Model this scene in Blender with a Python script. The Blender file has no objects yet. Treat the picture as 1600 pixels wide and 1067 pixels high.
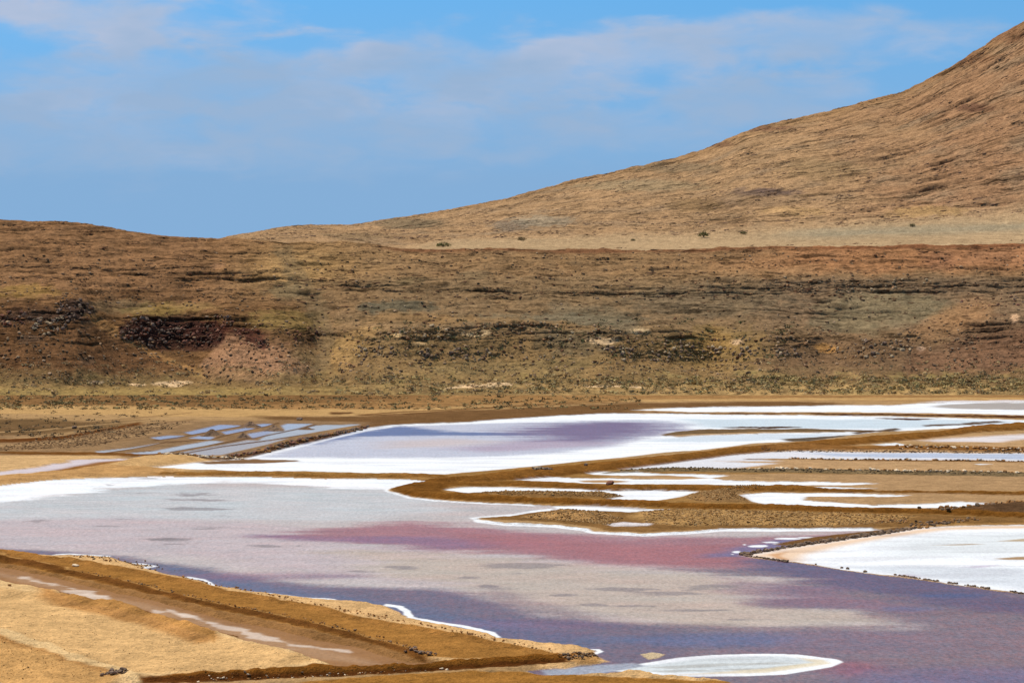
import bpy, math, random
import numpy as np
from mathutils import Vector

random.seed(7)
RNG = np.random.RandomState(7)
sc = bpy.context.scene
COL = sc.collection

# ------------------------------------------------------------------ camera
H = 30.0                       # eye height over the crater floor (m)
F = 3764.0                     # focal length in photograph pixels (1600 wide)
PITCH = math.atan(56.5 / F)
cam_d = bpy.data.cameras.new("camera")
cam = bpy.data.objects.new("camera", cam_d)
COL.objects.link(cam)
cam.location = (0, 0, H)
cam.rotation_euler = (math.pi / 2 - PITCH, 0, 0)
cam_d.sensor_width = 36.0
cam_d.lens = 36.0 * F / 1600.0
cam_d.clip_start = 1.0
cam_d.clip_end = 20000.0
sc.camera = cam

# ------------------------------------------------------------------ light
SUN_EL = math.radians(65)
SUN_AZ = math.radians(-48)     # measured from +Y towards +X: from the left, a little beyond
world = bpy.data.worlds.new("World")
sc.world = world
world.use_nodes = True
nt = world.node_tree
nt.nodes.clear()


class NB:
    """small node helper"""
    def __init__(self, tree):
        self.t = tree

    def n(self, typ, **kw):
        nd = self.t.nodes.new(typ)
        for k, v in kw.items():
            setattr(nd, k, v)
        return nd

    def l(self, a, b):
        self.t.links.new(a, b)

    def put(self, sock, v):
        if isinstance(v, bpy.types.NodeSocket):
            self.l(v, sock)
        else:
            sock.default_value = v

    def m(self, op, a, b=None, c=None, clamp=False):
        nd = self.n('ShaderNodeMath', operation=op, use_clamp=clamp)
        self.put(nd.inputs[0], a)
        if b is not None:
            self.put(nd.inputs[1], b)
        if c is not None:
            self.put(nd.inputs[2], c)
        return nd.outputs[0]

    def mix(self, fac, a, b, blend='MIX'):
        nd = self.n('ShaderNodeMix', data_type='RGBA', blend_type=blend)
        self.put(nd.inputs['Factor'], fac)
        self.put(nd.inputs[6], a)
        self.put(nd.inputs[7], b)
        return nd.outputs[2]

    def noise(self, vec, scale, detail=4, rough=.55, dist=0.0):
        nd = self.n('ShaderNodeTexNoise')
        self.l(vec, nd.inputs['Vector'])
        nd.inputs['Scale'].default_value = scale
        nd.inputs['Detail'].default_value = detail
        nd.inputs['Roughness'].default_value = rough
        nd.inputs['Distortion'].default_value = dist
        return nd.outputs['Fac']

    def mapr(self, v, a, b, c, d, smooth=False):
        nd = self.n('ShaderNodeMapRange')
        if smooth:
            nd.interpolation_type = 'SMOOTHSTEP'
        self.put(nd.inputs[0], v)
        for i, x in enumerate((a, b, c, d)):
            nd.inputs[i + 1].default_value = x
        return nd.outputs[0]


def lin(c):
    return tuple((x / 255.0 / 12.92) if x <= 10 else ((x / 255.0 + .055) / 1.055) ** 2.4 for x in c)


w = NB(nt)
out = w.n('ShaderNodeOutputWorld')
bg = w.n('ShaderNodeBackground')
w.l(bg.outputs[0], out.inputs[0])
SKY_STR = 0.12
bg.inputs['Strength'].default_value = SKY_STR
geo = w.n('ShaderNodeTexCoord')
sep = w.n('ShaderNodeSeparateXYZ')
w.l(geo.outputs['Generated'], sep.inputs[0])
sx, sy, sz = sep.outputs[0], sep.outputs[1], sep.outputs[2]
# clear-air sky: look a little higher than the true direction, as very dry air shows blue close to the horizon
up = w.m('ADD', w.m('MULTIPLY', w.m('MAXIMUM', sz, 0.0), 1.6), 0.20)
cmb = w.n('ShaderNodeCombineXYZ')
w.l(sx, cmb.inputs[0]); w.l(sy, cmb.inputs[1]); w.l(up, cmb.inputs[2])
nrm = w.n('ShaderNodeVectorMath', operation='NORMALIZE')
w.l(cmb.outputs[0], nrm.inputs[0])
sky = w.n('ShaderNodeTexSky', sky_type='NISHITA')
sky.sun_disc = False
sky.sun_elevation = SUN_EL
sky.sun_rotation = SUN_AZ
sky.altitude = 50
sky.air_density = 1.0
sky.dust_density = 0.4
sky.ozone_density = 2.0
w.l(nrm.outputs[0], sky.inputs['Vector'])
skyc = w.mix(1.0, sky.outputs[0], (0.62, 1.20, 1.34, 1), 'MULTIPLY')
# clouds: azimuth / elevation in degrees
az = w.m('MULTIPLY', w.m('ARCTAN2', sx, sy), 180 / math.pi)
el = w.m('MULTIPLY', w.m('ARCSINE', sz), 180 / math.pi)
cv = w.n('ShaderNodeCombineXYZ')
w.l(w.m('MULTIPLY', az, 0.30), cv.inputs[0]); w.l(w.m('MULTIPLY', el, 0.85), cv.inputs[1])
n_big = w.noise(cv.outputs[0], 0.8, 4, .5)
n_mid = w.noise(cv.outputs[0], 1.6, 5, .5, .25)
wisp = w.mapr(n_mid, .3, .7, -.5, .5)


def cloud(px, py, rx, ry, amp):
    a0 = math.degrees(math.atan((px - 800) / F))
    e0 = math.degrees(math.atan((533.5 - py) / F) - PITCH)
    dx = w.m('DIVIDE', w.m('SUBTRACT', az, a0), rx / F * 57.3)
    dy = w.m('DIVIDE', w.m('SUBTRACT', el, e0), ry / F * 57.3)
    d = w.m('SQRT', w.m('ADD', w.m('MULTIPLY', dx, dx), w.m('MULTIPLY', dy, dy)))
    d = w.m('ADD', d, w.m('MULTIPLY', wisp, -0.85))
    return w.mapr(d, .35, 1.25, amp, 0.0, True)


clouds = [(170, 35, 250, 52, 1.0), (330, 130, 460, 62, .8), (120, 215, 440, 66, .75), (740, 110, 400, 62, .85),
          (560, 200, 460, 60, .7), (1000, 85, 210, 50, .9), (1260, 60, 300, 42, .8), (1160, 160, 260, 45, .85),
          (900, 200, 380, 50, .5), (480, 250, 330, 35, .42), (-700, 60, 300, 60, .8), (2300, 120, 320, 60, .7)]
tot = None
for c in clouds:
    v = cloud(*c)
    tot = v if tot is None else w.m('SUBTRACT', w.m('ADD', tot, v), w.m('MULTIPLY', tot, v))
veil = w.mapr(w.noise(cv.outputs[0], .35, 5, .55), .46, .72, 0.0, .55, True)
outside = w.mapr(w.m('ABSOLUTE', az), 16, 30, 0.0, 1.0)
high = w.mapr(el, 10, 16, 0.0, 1.0)
veil = w.m('MULTIPLY', veil, w.m('MAXIMUM', outside, high))
tot = w.m('MAXIMUM', tot, veil)
dens = w.m('MULTIPLY', tot, w.mapr(n_mid, .3, .7, .62, 1.22), clamp=True)
below = w.mapr(el, 1.0, 5.0, .55, 1.0)          # low haze veils the blue near the hills
hz_ = w.mapr(el, 3.0, 7.6, .95, 0.0)
CS = 1.0 / SKY_STR
c_cloud = tuple(x * CS for x in lin((180, 194, 220))) + (1,)
c_cloud2 = tuple(x * CS for x in lin((152, 180, 213))) + (1,)
ccol = w.mix(w.mapr(w.m('ADD', n_big, w.mapr(el, 4, 7.5, .18, -.12)), .35, .65, 0, 1), c_cloud, c_cloud2)
c_haze = tuple(x * CS for x in lin((134, 173, 213))) + (1,)
skyc = w.mix(hz_, skyc, c_haze)
w.l(w.mix(dens, skyc, ccol), bg.inputs['Color'])

sun_d = bpy.data.lights.new("sun", 'SUN')
sun_d.energy = 4.7
sun_d.angle = math.radians(0.53)
sun_d.color = (1.0, .94, .85)
sun = bpy.data.objects.new("sun", sun_d)
COL.objects.link(sun)
sd = Vector((math.sin(SUN_AZ) * math.cos(SUN_EL), math.cos(SUN_AZ) * math.cos(SUN_EL), math.sin(SUN_EL)))
sun.rotation_euler = sd.to_track_quat('Z', 'Y').to_euler()
sun.location = (-200, 100, 400)

sc.view_settings.view_transform = 'Standard'
sc.view_settings.look = 'None'
sc.view_settings.exposure = 0.0
sc.view_settings.gamma = 1.0
sc.view_settings.use_curve_mapping = False

# ------------------------------------------------------------------ helpers: projection, noise, tagging
CP, SP = math.cos(PITCH), math.sin(PITCH)


def z_at(py, Y):
    return H + Y * np.tan(np.arctan((533.5 - np.asarray(py, float)) / F) - PITCH)


def x_at(px, Y, z):
    return (np.asarray(px, float) - 800) / F * (Y * CP - (z - H) * SP)


def ground_Y(py):
    return -H / np.tan(np.arctan((533.5 - np.asarray(py, float)) / F) - PITCH)


def ground_pt(px, py):
    Y = ground_Y(py)
    return x_at(px, Y, 0.0), Y


def proj(X, Y, Z):
    dz = Z - H
    f = Y * CP - dz * SP
    return 800 + F * X / f, 533.5 - F * (Y * SP + dz * CP) / f


_perm = np.random.RandomState(3).permutation(4096).astype(np.int64)
_ang = np.random.RandomState(4).rand(4096) * 2 * np.pi
_gx, _gy = np.cos(_ang).astype(np.float32), np.sin(_ang).astype(np.float32)


def pn(x, y, seed=0):
    x = x + seed * 37.31; y = y + seed * 91.7
    xi = np.floor(x).astype(np.int64); yi = np.floor(y).astype(np.int64)
    xf = (x - xi).astype(np.float32); yf = (y - yi).astype(np.float32)
    u = xf * xf * xf * (xf * (xf * 6 - 15) + 10); v = yf * yf * yf * (yf * (yf * 6 - 15) + 10)

    def g(ix, iy, fx, fy):
        h = _perm[(_perm[ix & 4095] + iy) & 4095]
        return _gx[h] * fx + _gy[h] * fy
    a = g(xi, yi, xf, yf); b = g(xi + 1, yi, xf - 1, yf)
    c = g(xi, yi + 1, xf, yf - 1); d = g(xi + 1, yi + 1, xf - 1, yf - 1)
    return (a + u * (b - a)) * (1 - v) + (c + u * (d - c)) * v


def fbm(x, y, octv=4, seed=0, gain=.5, ridge=False):
    s = 0; a = 1.0; t = 0
    for o in range(octv):
        n = pn(x, y, seed + o * 5) * 1.5
        if ridge:
            n = 1 - 2 * np.abs(n)
        s = s + n * a; t += a
        a *= gain; x = x * 2.03; y = y * 2.03
    return s / t


def sst(a, b, x):
    t = np.clip((x - a) / (b - a), 0, 1)
    return t * t * (3 - 2 * t)


def tag(o, label=None, cat=None, group=None, kind=None):
    if label: o["label"] = label
    if cat: o["category"] = cat
    if group: o["group"] = group
    if kind: o["kind"] = kind
    return o


def mesh_from(name, V, Fq, mat, attrs=None, smooth=True):
    """V (n,3), Fq (m,k) same-size polygons"""
    me = bpy.data.meshes.new(name)
    V = np.ascontiguousarray(V, dtype=np.float32); Fq = np.ascontiguousarray(Fq, dtype=np.int32)
    k = Fq.shape[1]
    me.vertices.add(len(V)); me.vertices.foreach_set("co", V.ravel())
    me.loops.add(Fq.size); me.loops.foreach_set("vertex_index", Fq.ravel())
    me.polygons.add(len(Fq))
    me.polygons.foreach_set("loop_start", np.arange(0, Fq.size, k, dtype=np.int32))
    me.polygons.foreach_set("loop_total", np.full(len(Fq), k, dtype=np.int32))
    me.polygons.foreach_set("use_smooth", np.full(len(Fq), smooth, dtype=bool))
    for an, arr in (attrs or {}).items():
        if arr.ndim == 2:
            at = me.attributes.new(an, 'FLOAT_COLOR', 'POINT')
            rgba = np.ones((len(V), 4), np.float32); rgba[:, :3] = arr
            at.data.foreach_set("color", rgba.ravel())
        else:
            at = me.attributes.new(an, 'FLOAT', 'POINT')
            at.data.foreach_set("value", np.ascontiguousarray(arr, dtype=np.float32))
    me.update(calc_edges=True)
    me.validate()
    if mat: me.materials.append(mat)
    return me


def link(name, me, parent=None):
    o = bpy.data.objects.new(name, me)
    COL.objects.link(o)
    if parent: o.parent = parent
    return o


def empty(name, loc=(0, 0, 0), rz=0):
    o = bpy.data.objects.new(name, None)
    COL.objects.link(o); o.location = loc; o.rotation_euler = (0, 0, rz)
    return o


# ------------------------------------------------------------------ materials
def base_mat(name):
    m = bpy.data.materials.new(name); m.use_nodes = True
    t = m.node_tree; t.nodes.clear()
    b = NB(t)
    o = b.n('ShaderNodeOutputMaterial'); p = b.n('ShaderNodeBsdfPrincipled')
    b.l(p.outputs[0], o.inputs[0])
    return m, b, p


def attr(b, name, fac=False):
    a = b.n('ShaderNodeAttribute', attribute_name=name)
    return a.outputs['Fac' if fac else 'Color']


def scaled(b, vec, s):
    mp = b.n('ShaderNodeVectorMath', operation='MULTIPLY')
    b.l(vec, mp.inputs[0]); mp.inputs[1].default_value = s
    return mp.outputs[0]


def earth_mat(name, grain=.28, bump=.5, scales=(.22, 1.3, 5.0), dist=.25):
    m, b, p = base_mat(name)
    pos = b.n('ShaderNodeNewGeometry').outputs['Position']
    n1 = b.noise(pos, scales[0], 6, .6); n2 = b.noise(pos, scales[1], 6, .65); n3 = b.noise(pos, scales[2], 3, .6)
    v = b.m('ADD', b.mapr(n1, .25, .75, -grain, grain), b.m('ADD', b.mapr(n2, .25, .75, -grain, grain), b.mapr(n3, .25, .75, -grain * .9, grain * .9)))
    v = b.m('ADD', v, 1.0)
    cc = b.n('ShaderNodeCombineXYZ')
    for i in range(3): b.l(v, cc.inputs[i])
    c = b.mix(1.0, attr(b, 'Col'), cc.outputs[0], 'MULTIPLY')
    b.l(c, p.inputs['Base Color'])
    p.inputs['Roughness'].default_value = .92
    p.inputs['Specular IOR Level'].default_value = .0
    bp = b.n('ShaderNodeBump'); bp.inputs['Strength'].default_value = bump; bp.inputs['Distance'].default_value = dist
    b.l(b.m('ADD', n2, b.m('MULTIPLY', n3, .5)), bp.inputs['Height'])
    b.l(bp.outputs[0], p.inputs['Normal'])
    return m


def rock_slope_mat(name, hs=(.035, .035, .9), line=.55):
    """layered hillside: soil and broken ledges; the 'strat' attribute is the bedding coordinate in metres"""
    m, b, p = base_mat(name)
    pos = b.n('ShaderNodeNewGeometry').outputs['Position']
    sp = b.n('ShaderNodeSeparateXYZ'); b.l(pos, sp.inputs[0])
    cv_ = b.n('ShaderNodeCombineXYZ')
    b.l(b.m('MULTIPLY', sp.outputs[0], hs[0]), cv_.inputs[0]); b.l(b.m('MULTIPLY', sp.outputs[1], hs[1]), cv_.inputs[1])
    b.l(b.m('MULTIPLY', attr(b, 'strat', True), hs[2]), cv_.inputs[2])
    st = b.noise(cv_.outputs[0], 1.0, 7, .62, .6)
    st2 = b.noise(scaled(b, cv_.outputs[0], (3.1, 3.1, 1.7)), 1.0, 5, .6)
    n1 = b.noise(pos, .05, 6, .6); n2 = b.noise(pos, .35, 7, .72); n3 = b.noise(pos, 1.1, 4, .7)
    rk = attr(b, 'rock', True)
    dark = b.mapr(st, .40, .46, 1.0, 0.0, True)
    dark2 = b.mapr(st2, .38, .43, 1.0, 0.0, True)
    patch = b.mapr(n1, .40, .58, .3, 1.0, True)
    dk = b.m('MULTIPLY', b.m('MULTIPLY', b.m('MAXIMUM', dark, b.m('MULTIPLY', dark2, .8)), patch), line)
    dk = b.m('MULTIPLY', dk, rk)
    v = b.m('ADD', b.mapr(n2, .25, .75, -.45, .45), b.mapr(n3, .25, .75, -.5, .5))
    v = b.m('ADD', v, b.mapr(st, .3, .7, -.16, .16))
    v = b.m('ADD', v, 1.0)
    v = b.m('MULTIPLY', v, b.m('SUBTRACT', 1.0, dk))
    cc = b.n('ShaderNodeCombineXYZ')
    for i in range(3): b.l(v, cc.inputs[i])
    c = b.mix(1.0, attr(b, 'Col'), cc.outputs[0], 'MULTIPLY')
    b.l(c, p.inputs['Base Color'])
    p.inputs['Roughness'].default_value = .95
    p.inputs['Specular IOR Level'].default_value = .0
    bp = b.n('ShaderNodeBump'); bp.inputs['Strength'].default_value = .8; bp.inputs['Distance'].default_value = .9
    hh = b.m('ADD', b.m('MULTIPLY', n2, .9), b.m('MULTIPLY', n3, .5))
    hh = b.m('SUBTRACT', hh, b.m('MULTIPLY', dk, .7))
    b.l(hh, bp.inputs['Height']); b.l(bp.outputs[0], p.inputs['Normal'])
    return m


def pond_mat(name):
    """salt pan: dry salt where 'wet' is 0, shallow brine where it is 1"""
    m, b, p = base_mat(name)
    pos = b.n('ShaderNodeNewGeometry').outputs['Position']
    wet = attr(b, 'wet', True)
    n1 = b.noise(scaled(b, pos, (.10, .22, 1)), 1.0, 6, .6)
    n2 = b.noise(scaled(b, pos, (1.5, .5, 1)), 1.0, 4, .65)
    n3 = b.noise(scaled(b, pos, (2.6, 1.5, 1)), 1.0, 3, .65)
    amt = b.mapr(wet, 0, 1, .07, .36)
    v = b.m('ADD', b.mapr(n1, .3, .7, -.35, .35), b.m('ADD', b.mapr(n2, .3, .7, -.6, .6), b.mapr(n3, .3, .7, -.9, .9)))
    v = b.m('ADD', b.m('MULTIPLY', v, amt), 1.0)
    cc = b.n('ShaderNodeCombineXYZ')
    for i in range(3): b.l(v, cc.inputs[i])
    c = b.mix(1.0, attr(b, 'Col'), cc.outputs[0], 'MULTIPLY')
    mott = b.noise(scaled(b, pos, (.05, .16, 1)), 1.0, 7, .62, .4)
    crk = b.noise(scaled(b, pos, (.5, .5, 1)), 1.0, 3, .5, 1.5)
    ridge_ = b.mapr(b.m('ABSOLUTE', b.m('SUBTRACT', crk, .5)), 0.0, .03, 1.0, 0.0)
    dry = b.mapr(wet, 0, .5, 1, 0)
    g_ = b.m('ADD', b.mapr(mott, .47, .62, 0, .42, True), b.m('MULTIPLY', ridge_, b.mapr(mott, .4, .6, .04, .16)))
    c = b.mix(b.m('MULTIPLY', g_, dry), c, b.mix(1.0, c, (.62, .58, .60, 1), 'MULTIPLY'))
    n4 = b.noise(scaled(b, pos, (.9, .42, 1)), 1.0, 5, .7)
    hue = b.mix(b.mapr(n4, .38, .62, 0, 1), (1.28, .90, .84, 1), (.74, 1.04, 1.26, 1))
    c = b.mix(b.m('MULTIPLY', b.mapr(wet, .45, 1, 0, .6), 1.0), c, b.mix(1.0, c, hue, 'MULTIPLY'))
    b.l(c, p.inputs['Base Color'])
    b.l(b.mapr(wet, 0, 1, .85, .3), p.inputs['Roughness'])
    b.l(b.mapr(wet, 0, 1, .0, .28), p.inputs['Specular IOR Level'])
    p.inputs['IOR'].default_value = 1.36
    bp = b.n('ShaderNodeBump'); bp.inputs['Strength'].default_value = .75; bp.inputs['Distance'].default_value = .12
    b.l(b.m('ADD', n2, b.m('MULTIPLY', n3, .6)), bp.inputs['Height'])
    b.l(bp.outputs[0], p.inputs['Normal'])
    return m


def plain_mat(name, col, var=.3, scale=1.5, rough=.9):
    m, b, p = base_mat(name)
    pos = b.n('ShaderNodeNewGeometry').outputs['Position']
    rnd = b.n('ShaderNodeObjectInfo').outputs['Random']
    n = b.noise(pos, scale, 6, .65)
    v = b.m('ADD', b.mapr(n, .25, .75, 1 - var, 1 + var), b.mapr(rnd, 0, 1, -.25, .25))
    cc = b.n('ShaderNodeCombineXYZ')
    for i in range(3): b.l(v, cc.inputs[i])
    b.l(b.mix(1.0, tuple(col) + (1,), cc.outputs[0], 'MULTIPLY'), p.inputs['Base Color'])
    p.inputs['Roughness'].default_value = rough
    p.inputs['Specular IOR Level'].default_value = .05
    bp = b.n('ShaderNodeBump'); bp.inputs['Strength'].default_value = .6; bp.inputs['Distance'].default_value = .15
    b.l(n, bp.inputs['Height']); b.l(bp.outputs[0], p.inputs['Normal'])
    return m


K = 0.655


def A(r, g, b_):
    """albedo for a surface that shows the given sRGB colour in full sun"""
    c = np.array(lin((r, g, b_)), np.float32) * K
    if c[0] > c[2]: c[2] *= 1 - .18 * (c[0] - c[2]) / c[0]; c[1] *= 1 - .11 * (c[0] - c[2]) / c[0]
    return c


M_SAND = earth_mat('sandy_earth', .26, .9, (.22, .9, 3.6), .4)
M_DIKE = earth_mat('dike_earth', .34, 1.0, (.3, 1.4, 4.5), .5)
M_POND = pond_mat('brine_and_salt')
M_HILL = rock_slope_mat('layered_hillside', (.06, .06, 1.1), .65)
M_MOUNT = rock_slope_mat('mountain_slope', (.035, .035, 1.5), .8)

# ------------------------------------------------------------------ the crater floor: one height field, cut into ground, ponds and dikes
pxc = np.concatenate([-190 - 1600 * np.linspace(1, 0, 26, endpoint=False) ** 2, np.linspace(-190, 1790, 1110), 1790 + 1600 * np.linspace(0, 1, 27)[1:] ** 2])
NC = len(pxc)
Yr = np.concatenate([1 / np.linspace(1 / 822., 1 / 187., 560), np.linspace(183, 60, 26)])
PXg, YY = np.meshgrid(pxc, Yr)
XX = (PXg - 800) / F * (YY * CP + H * SP)
shape = XX.shape
X = XX.ravel(); Y = YY.ravel()
PXf = PXg.ravel(); PYf = 533.5 - F * (Y * SP - H * CP) / (Y * CP + H * SP)
N = len(X)
MPX = Y * Y / (H * F)                 # metres of ground per photograph pixel, in depth
Z = (fbm(X / 22, Y / 22, 3, 1) * .10 + .12).astype(np.float32)
n8 = fbm(X / 9, Y / 9, 4, 11)
n3_ = fbm(X / 2.2, Y / 2.2, 4, 12)
nw1 = fbm(X / 14, Y / 20, 3, 21); nw2 = fbm(X / 3.0, Y / 5, 3, 22)
nst = fbm(X / 30, Y / 7, 5, 23)       # streaks
Col = np.tile(A(196, 158, 108), (N, 1)).astype(np.float32)
Wet = np.zeros(N, np.float32)
ID = np.zeros(N, np.int16)
YW = Y + (nw1 * 1.4 + nw2 * .55) * np.clip(MPX, .5, 4)
XW = X + (nw1 * .6 + nw2 * .4)


def sdf(poly, margin, XW=XW, YW=YW):
    gx, gy = poly[:, 0], poly[:, 1]
    sel = np.where((XW > gx.min() - margin) & (XW < gx.max() + margin) & (YW > gy.min() - margin) & (YW < gy.max() + margin))[0]
    x = XW[sel]; y = YW[sel]
    d2 = np.full(len(sel), 1e12); ins = np.zeros(len(sel), bool)
    n = len(poly)
    for i in range(n):
        ax, ay = poly[i]; bx, by = poly[(i + 1) % n]
        ex, ey = bx - ax, by - ay
        L = ex * ex + ey * ey + 1e-9
        t = np.clip(((x - ax) * ex + (y - ay) * ey) / L, 0, 1)
        dx = x - ax - t * ex; dy = y - ay - t * ey
        d2 = np.minimum(d2, dx * dx + dy * dy)
        c = ((ay > y) != (by > y))
        if c.any():
            xi = ax + (y - ay) * ex / (ey if abs(ey) > 1e-9 else 1e-9)
            ins ^= c & (x < xi)
    d = np.sqrt(d2)
    return sel, np.where(ins, -d, d)


def gp(pts):
    a = np.array(pts, float)
    gx, gy = ground_pt(a[:, 0], a[:, 1])
    return np.stack([gx, gy], 1)


def region(pts, col=None, soft=.5, wet=None, idn=None, h=None, hs=1.2, flat=False, alpha=1.0, streak=0.0, vary=0.0, add=None, crisp=False):
    """lay a patch on the floor; pts are its corners as sighted from the rim, soft in sighted pixels of depth"""
    poly = gp(pts)
    mpx = float(np.median(poly[:, 1])) ** 2 / (H * F)
    sm = max(soft * mpx, .05); hs = max(hs, 1.7 * mpx)
    sel, d = sdf(poly, sm * 2 + 3 + (streak * mpx if streak else 0), *((X, Y + n3_ * .35) if crisp else (XW, YW)))
    if streak: d = d + (nst[sel] + .35 * n3_[sel]) * streak * MPX[sel]
    m = (1 - sst(-sm, sm, d)) * alpha
    if col is not None:
        c = np.array(col, np.float32)[None, :]
        if vary: c = c * (1 + vary * (n8[sel] + .6 * n3_[sel]))[:, None]
        Col[sel] = Col[sel] * (1 - m[:, None]) + c * m[:, None]
    if wet is not None: Wet[sel] = Wet[sel] * (1 - m) + wet * m
    if idn is not None: ID[sel[d < 0]] = idn
    if flat:
        k = 1 - sst(-.2, .9, d)
        Z[sel] = Z[sel] * (1 - k)
    if h is not None:
        k = sst(0, hs, -d)
        Z[sel] = np.maximum(Z[sel], Z[sel] * (1 - k) + k * h * (1 + .22 * n3_[sel] + .25 * n8[sel]))
    if add is not None:
        Z[sel] += sst(0, hs, -d) * add * (1 + .3 * n3_[sel])
    return sel, d


def dike_poly(pts, h):
    """pts: (px, py of the near foot, thickness seen in px)"""
    lo, hi = [], []
    for px, yb, t in pts:
        Yb = float(ground_Y(yb)); hp = h * F / Yb * .75
        wpx = max(t - hp, t * .3, 1.2)
        lo.append((px, yb)); hi.append((px, yb - wpx))
    return lo + hi[::-1]


LABELS = {}      # id -> (name, label, category, group, kind, material)
_next = [1]


def new_id(name, label, cat=None, group=None, kind=None, mat=None):
    i = _next[0]; _next[0] += 1
    LABELS[i] = (name, label, cat, group, kind, mat)
    return i


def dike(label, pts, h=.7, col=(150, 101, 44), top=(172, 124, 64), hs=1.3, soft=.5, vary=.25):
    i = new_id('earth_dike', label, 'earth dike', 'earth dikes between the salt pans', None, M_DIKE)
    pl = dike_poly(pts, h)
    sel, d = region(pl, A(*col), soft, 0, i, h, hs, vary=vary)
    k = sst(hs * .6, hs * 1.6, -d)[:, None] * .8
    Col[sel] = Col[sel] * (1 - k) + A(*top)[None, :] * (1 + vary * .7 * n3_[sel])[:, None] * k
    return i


def pond(label, pts, col, wet, soft=.4, streak=0.0, name='pond_water', crisp=False):
    i = new_id(name, label, None, None, 'structure', M_POND)
    region(pts, col, soft, wet, i, flat=True, streak=streak, crisp=crisp)
    return i


SALT = A(255, 251, 246) * 1.04
SALTB = A(232, 238, 240)
SALTP = A(240, 226, 218)
TAN = A(208, 168, 120)
TAN2 = A(196, 158, 112)
MUD = A(132, 98, 62)
MUDD = A(104, 72, 46)
SAND = A(240, 196, 136)
BROWN = A(168, 118, 58)

# --- broad ground colours from far to near
region([(-700, 612), (2300, 612), (2300, 628), (1000, 626), (600, 640), (300, 646), (-700, 640)], A(176, 134, 84), 2, vary=.5)
region([(-700, 612), (700, 612), (640, 626), (300, 636), (0, 632), (-700, 630)], A(150, 112, 70), 3, vary=.5)
region([(900, 610), (2300, 610), (2300, 614), (900, 614)], A(180, 142, 92), 1.5, vary=.5)
region([(-700, 630), (150, 634), (420, 640), (640, 640), (1000, 625), (1300, 622), (2300, 620), (2300, 626), (1300, 626), (980, 628), (760, 640), (560, 650), (300, 652), (100, 648), (-700, 645)], A(214, 172, 112), 1, vary=.15, streak=2)
region([(400, 650), (560, 652), (700, 643), (1000, 630), (1200, 628), (1330, 630), (1300, 634), (1000, 638), (1000, 660), (600, 668), (440, 664)], MUD, 1.0, vary=.2, streak=1.5)
region([(-700, 655), (60, 655), (150, 660), (230, 656), (180, 668), (60, 680), (-700, 690)], A(128, 100, 66), 2, vary=.35)
region([(-700, 690), (100, 680), (260, 658), (400, 656), (420, 668), (300, 690), (160, 712), (-700, 716)], A(170, 136, 96), 2, vary=.25)
for k_ in range(7):      # wheel tracks and furrows left of the small pans
    y0 = 700 - k_ * 5.5
    region([(-250, y0 + 12), (60, y0), (300, y0 - 22), (300, y0 - 21.2), (60, y0 + 1.1), (-250, y0 + 13.4)], A(212, 172, 120) if k_ % 2 else A(136, 104, 70), .5)
region([(-700, 712), (300, 712), (420, 716), (460, 722), (300, 735), (0, 760), (-700, 775)], SAND * .92, 1.5, vary=.15)
region([(-700, 690), (20, 687), (90, 683), (220, 660), (222, 664), (95, 688), (20, 692), (-700, 698)], A(116, 72, 36), .6, h=.5, hs=2)
region([(600, 735), (2300, 655), (2300, 810), (1000, 830), (700, 790), (620, 770)], A(176, 134, 78), 2, vary=.18)

# --- upper salt lake with the purple brine
LAKE1 = [(240, 730), (310, 722), (385, 716), (430, 702), (480, 690), (520, 680), (560, 671), (612, 664), (660, 662), (720, 660), (790, 655), (880, 649), (960, 646),
         (1060, 647), (1260, 649), (1400, 651), (1620, 657), (1800, 662), (1640, 662), (1480, 670), (1390, 674), (1260, 670), (1094, 671), (1050, 676), (1033, 679), (1060, 683), (1200, 677),
         (1384, 674), (1300, 684), (1262, 689), (1180, 692), (1100, 703), (1036, 707), (969, 715), (891, 722), (800, 732), (719, 739), (690, 742), (600, 739), (540, 738), (405, 736), (300, 733)]
l1 = pond("broad salt lake with a purple patch, white crust along its near shore", LAKE1, SALT, .10)
region([(400, 715), (440, 703), (480, 692), (520, 682), (560, 673), (612, 666), (700, 663), (800, 660), (1000, 656), (1060, 658), (1078, 664), (1070, 671), (1030, 678), (1000, 687), (930, 702), (850, 710), (700, 715), (560, 715)], A(206, 200, 204), 1.2, .55, streak=1.5)
region([(1060, 654), (1500, 656), (1600, 660), (1400, 670), (1100, 668), (1080, 662)], A(218, 224, 224), 1.5, .35)
region([(1000, 690), (1060, 683), (1200, 678), (1330, 677), (1240, 686), (1100, 691)], A(226, 228, 228), 1, .35)
region([(470, 697), (500, 688), (550, 677), (624, 665), (640, 667), (700, 674), (850, 677), (850, 680), (700, 680), (560, 682)], A(114, 118, 148), 1.4, .75, streak=2)
region([(780, 676), (850, 664), (930, 659), (1010, 660), (1046, 666), (1030, 674), (990, 684), (900, 694), (800, 692), (860, 684)], A(134, 106, 126), 3.4, .75, streak=4)
region([(700, 700), (800, 690), (900, 690), (960, 692), (880, 700), (760, 706)], A(190, 168, 176), 3, .6, streak=2)
region([(600, 690), (700, 686), (790, 690), (700, 698), (600, 700)], A(214, 196, 190), 3, .4)
region([(310, 722), (385, 717), (462, 719), (468, 721), (400, 724), (320, 725)], A(140, 108, 76), .4, 0)
region([(1033, 679), (1060, 674), (1094, 671), (1180, 671), (1260, 670), (1400, 673), (1400, 675), (1260, 675), (1170, 676), (1100, 679), (1040, 681)], A(128, 104, 74), .3, 0, idn=0, h=.25)
region([(1124, 667.5), (1180, 667), (1235, 665.5), (1259, 667), (1200, 670), (1140, 669)], A(92, 66, 44), .3, 0, idn=0, h=.35, hs=2)
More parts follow.
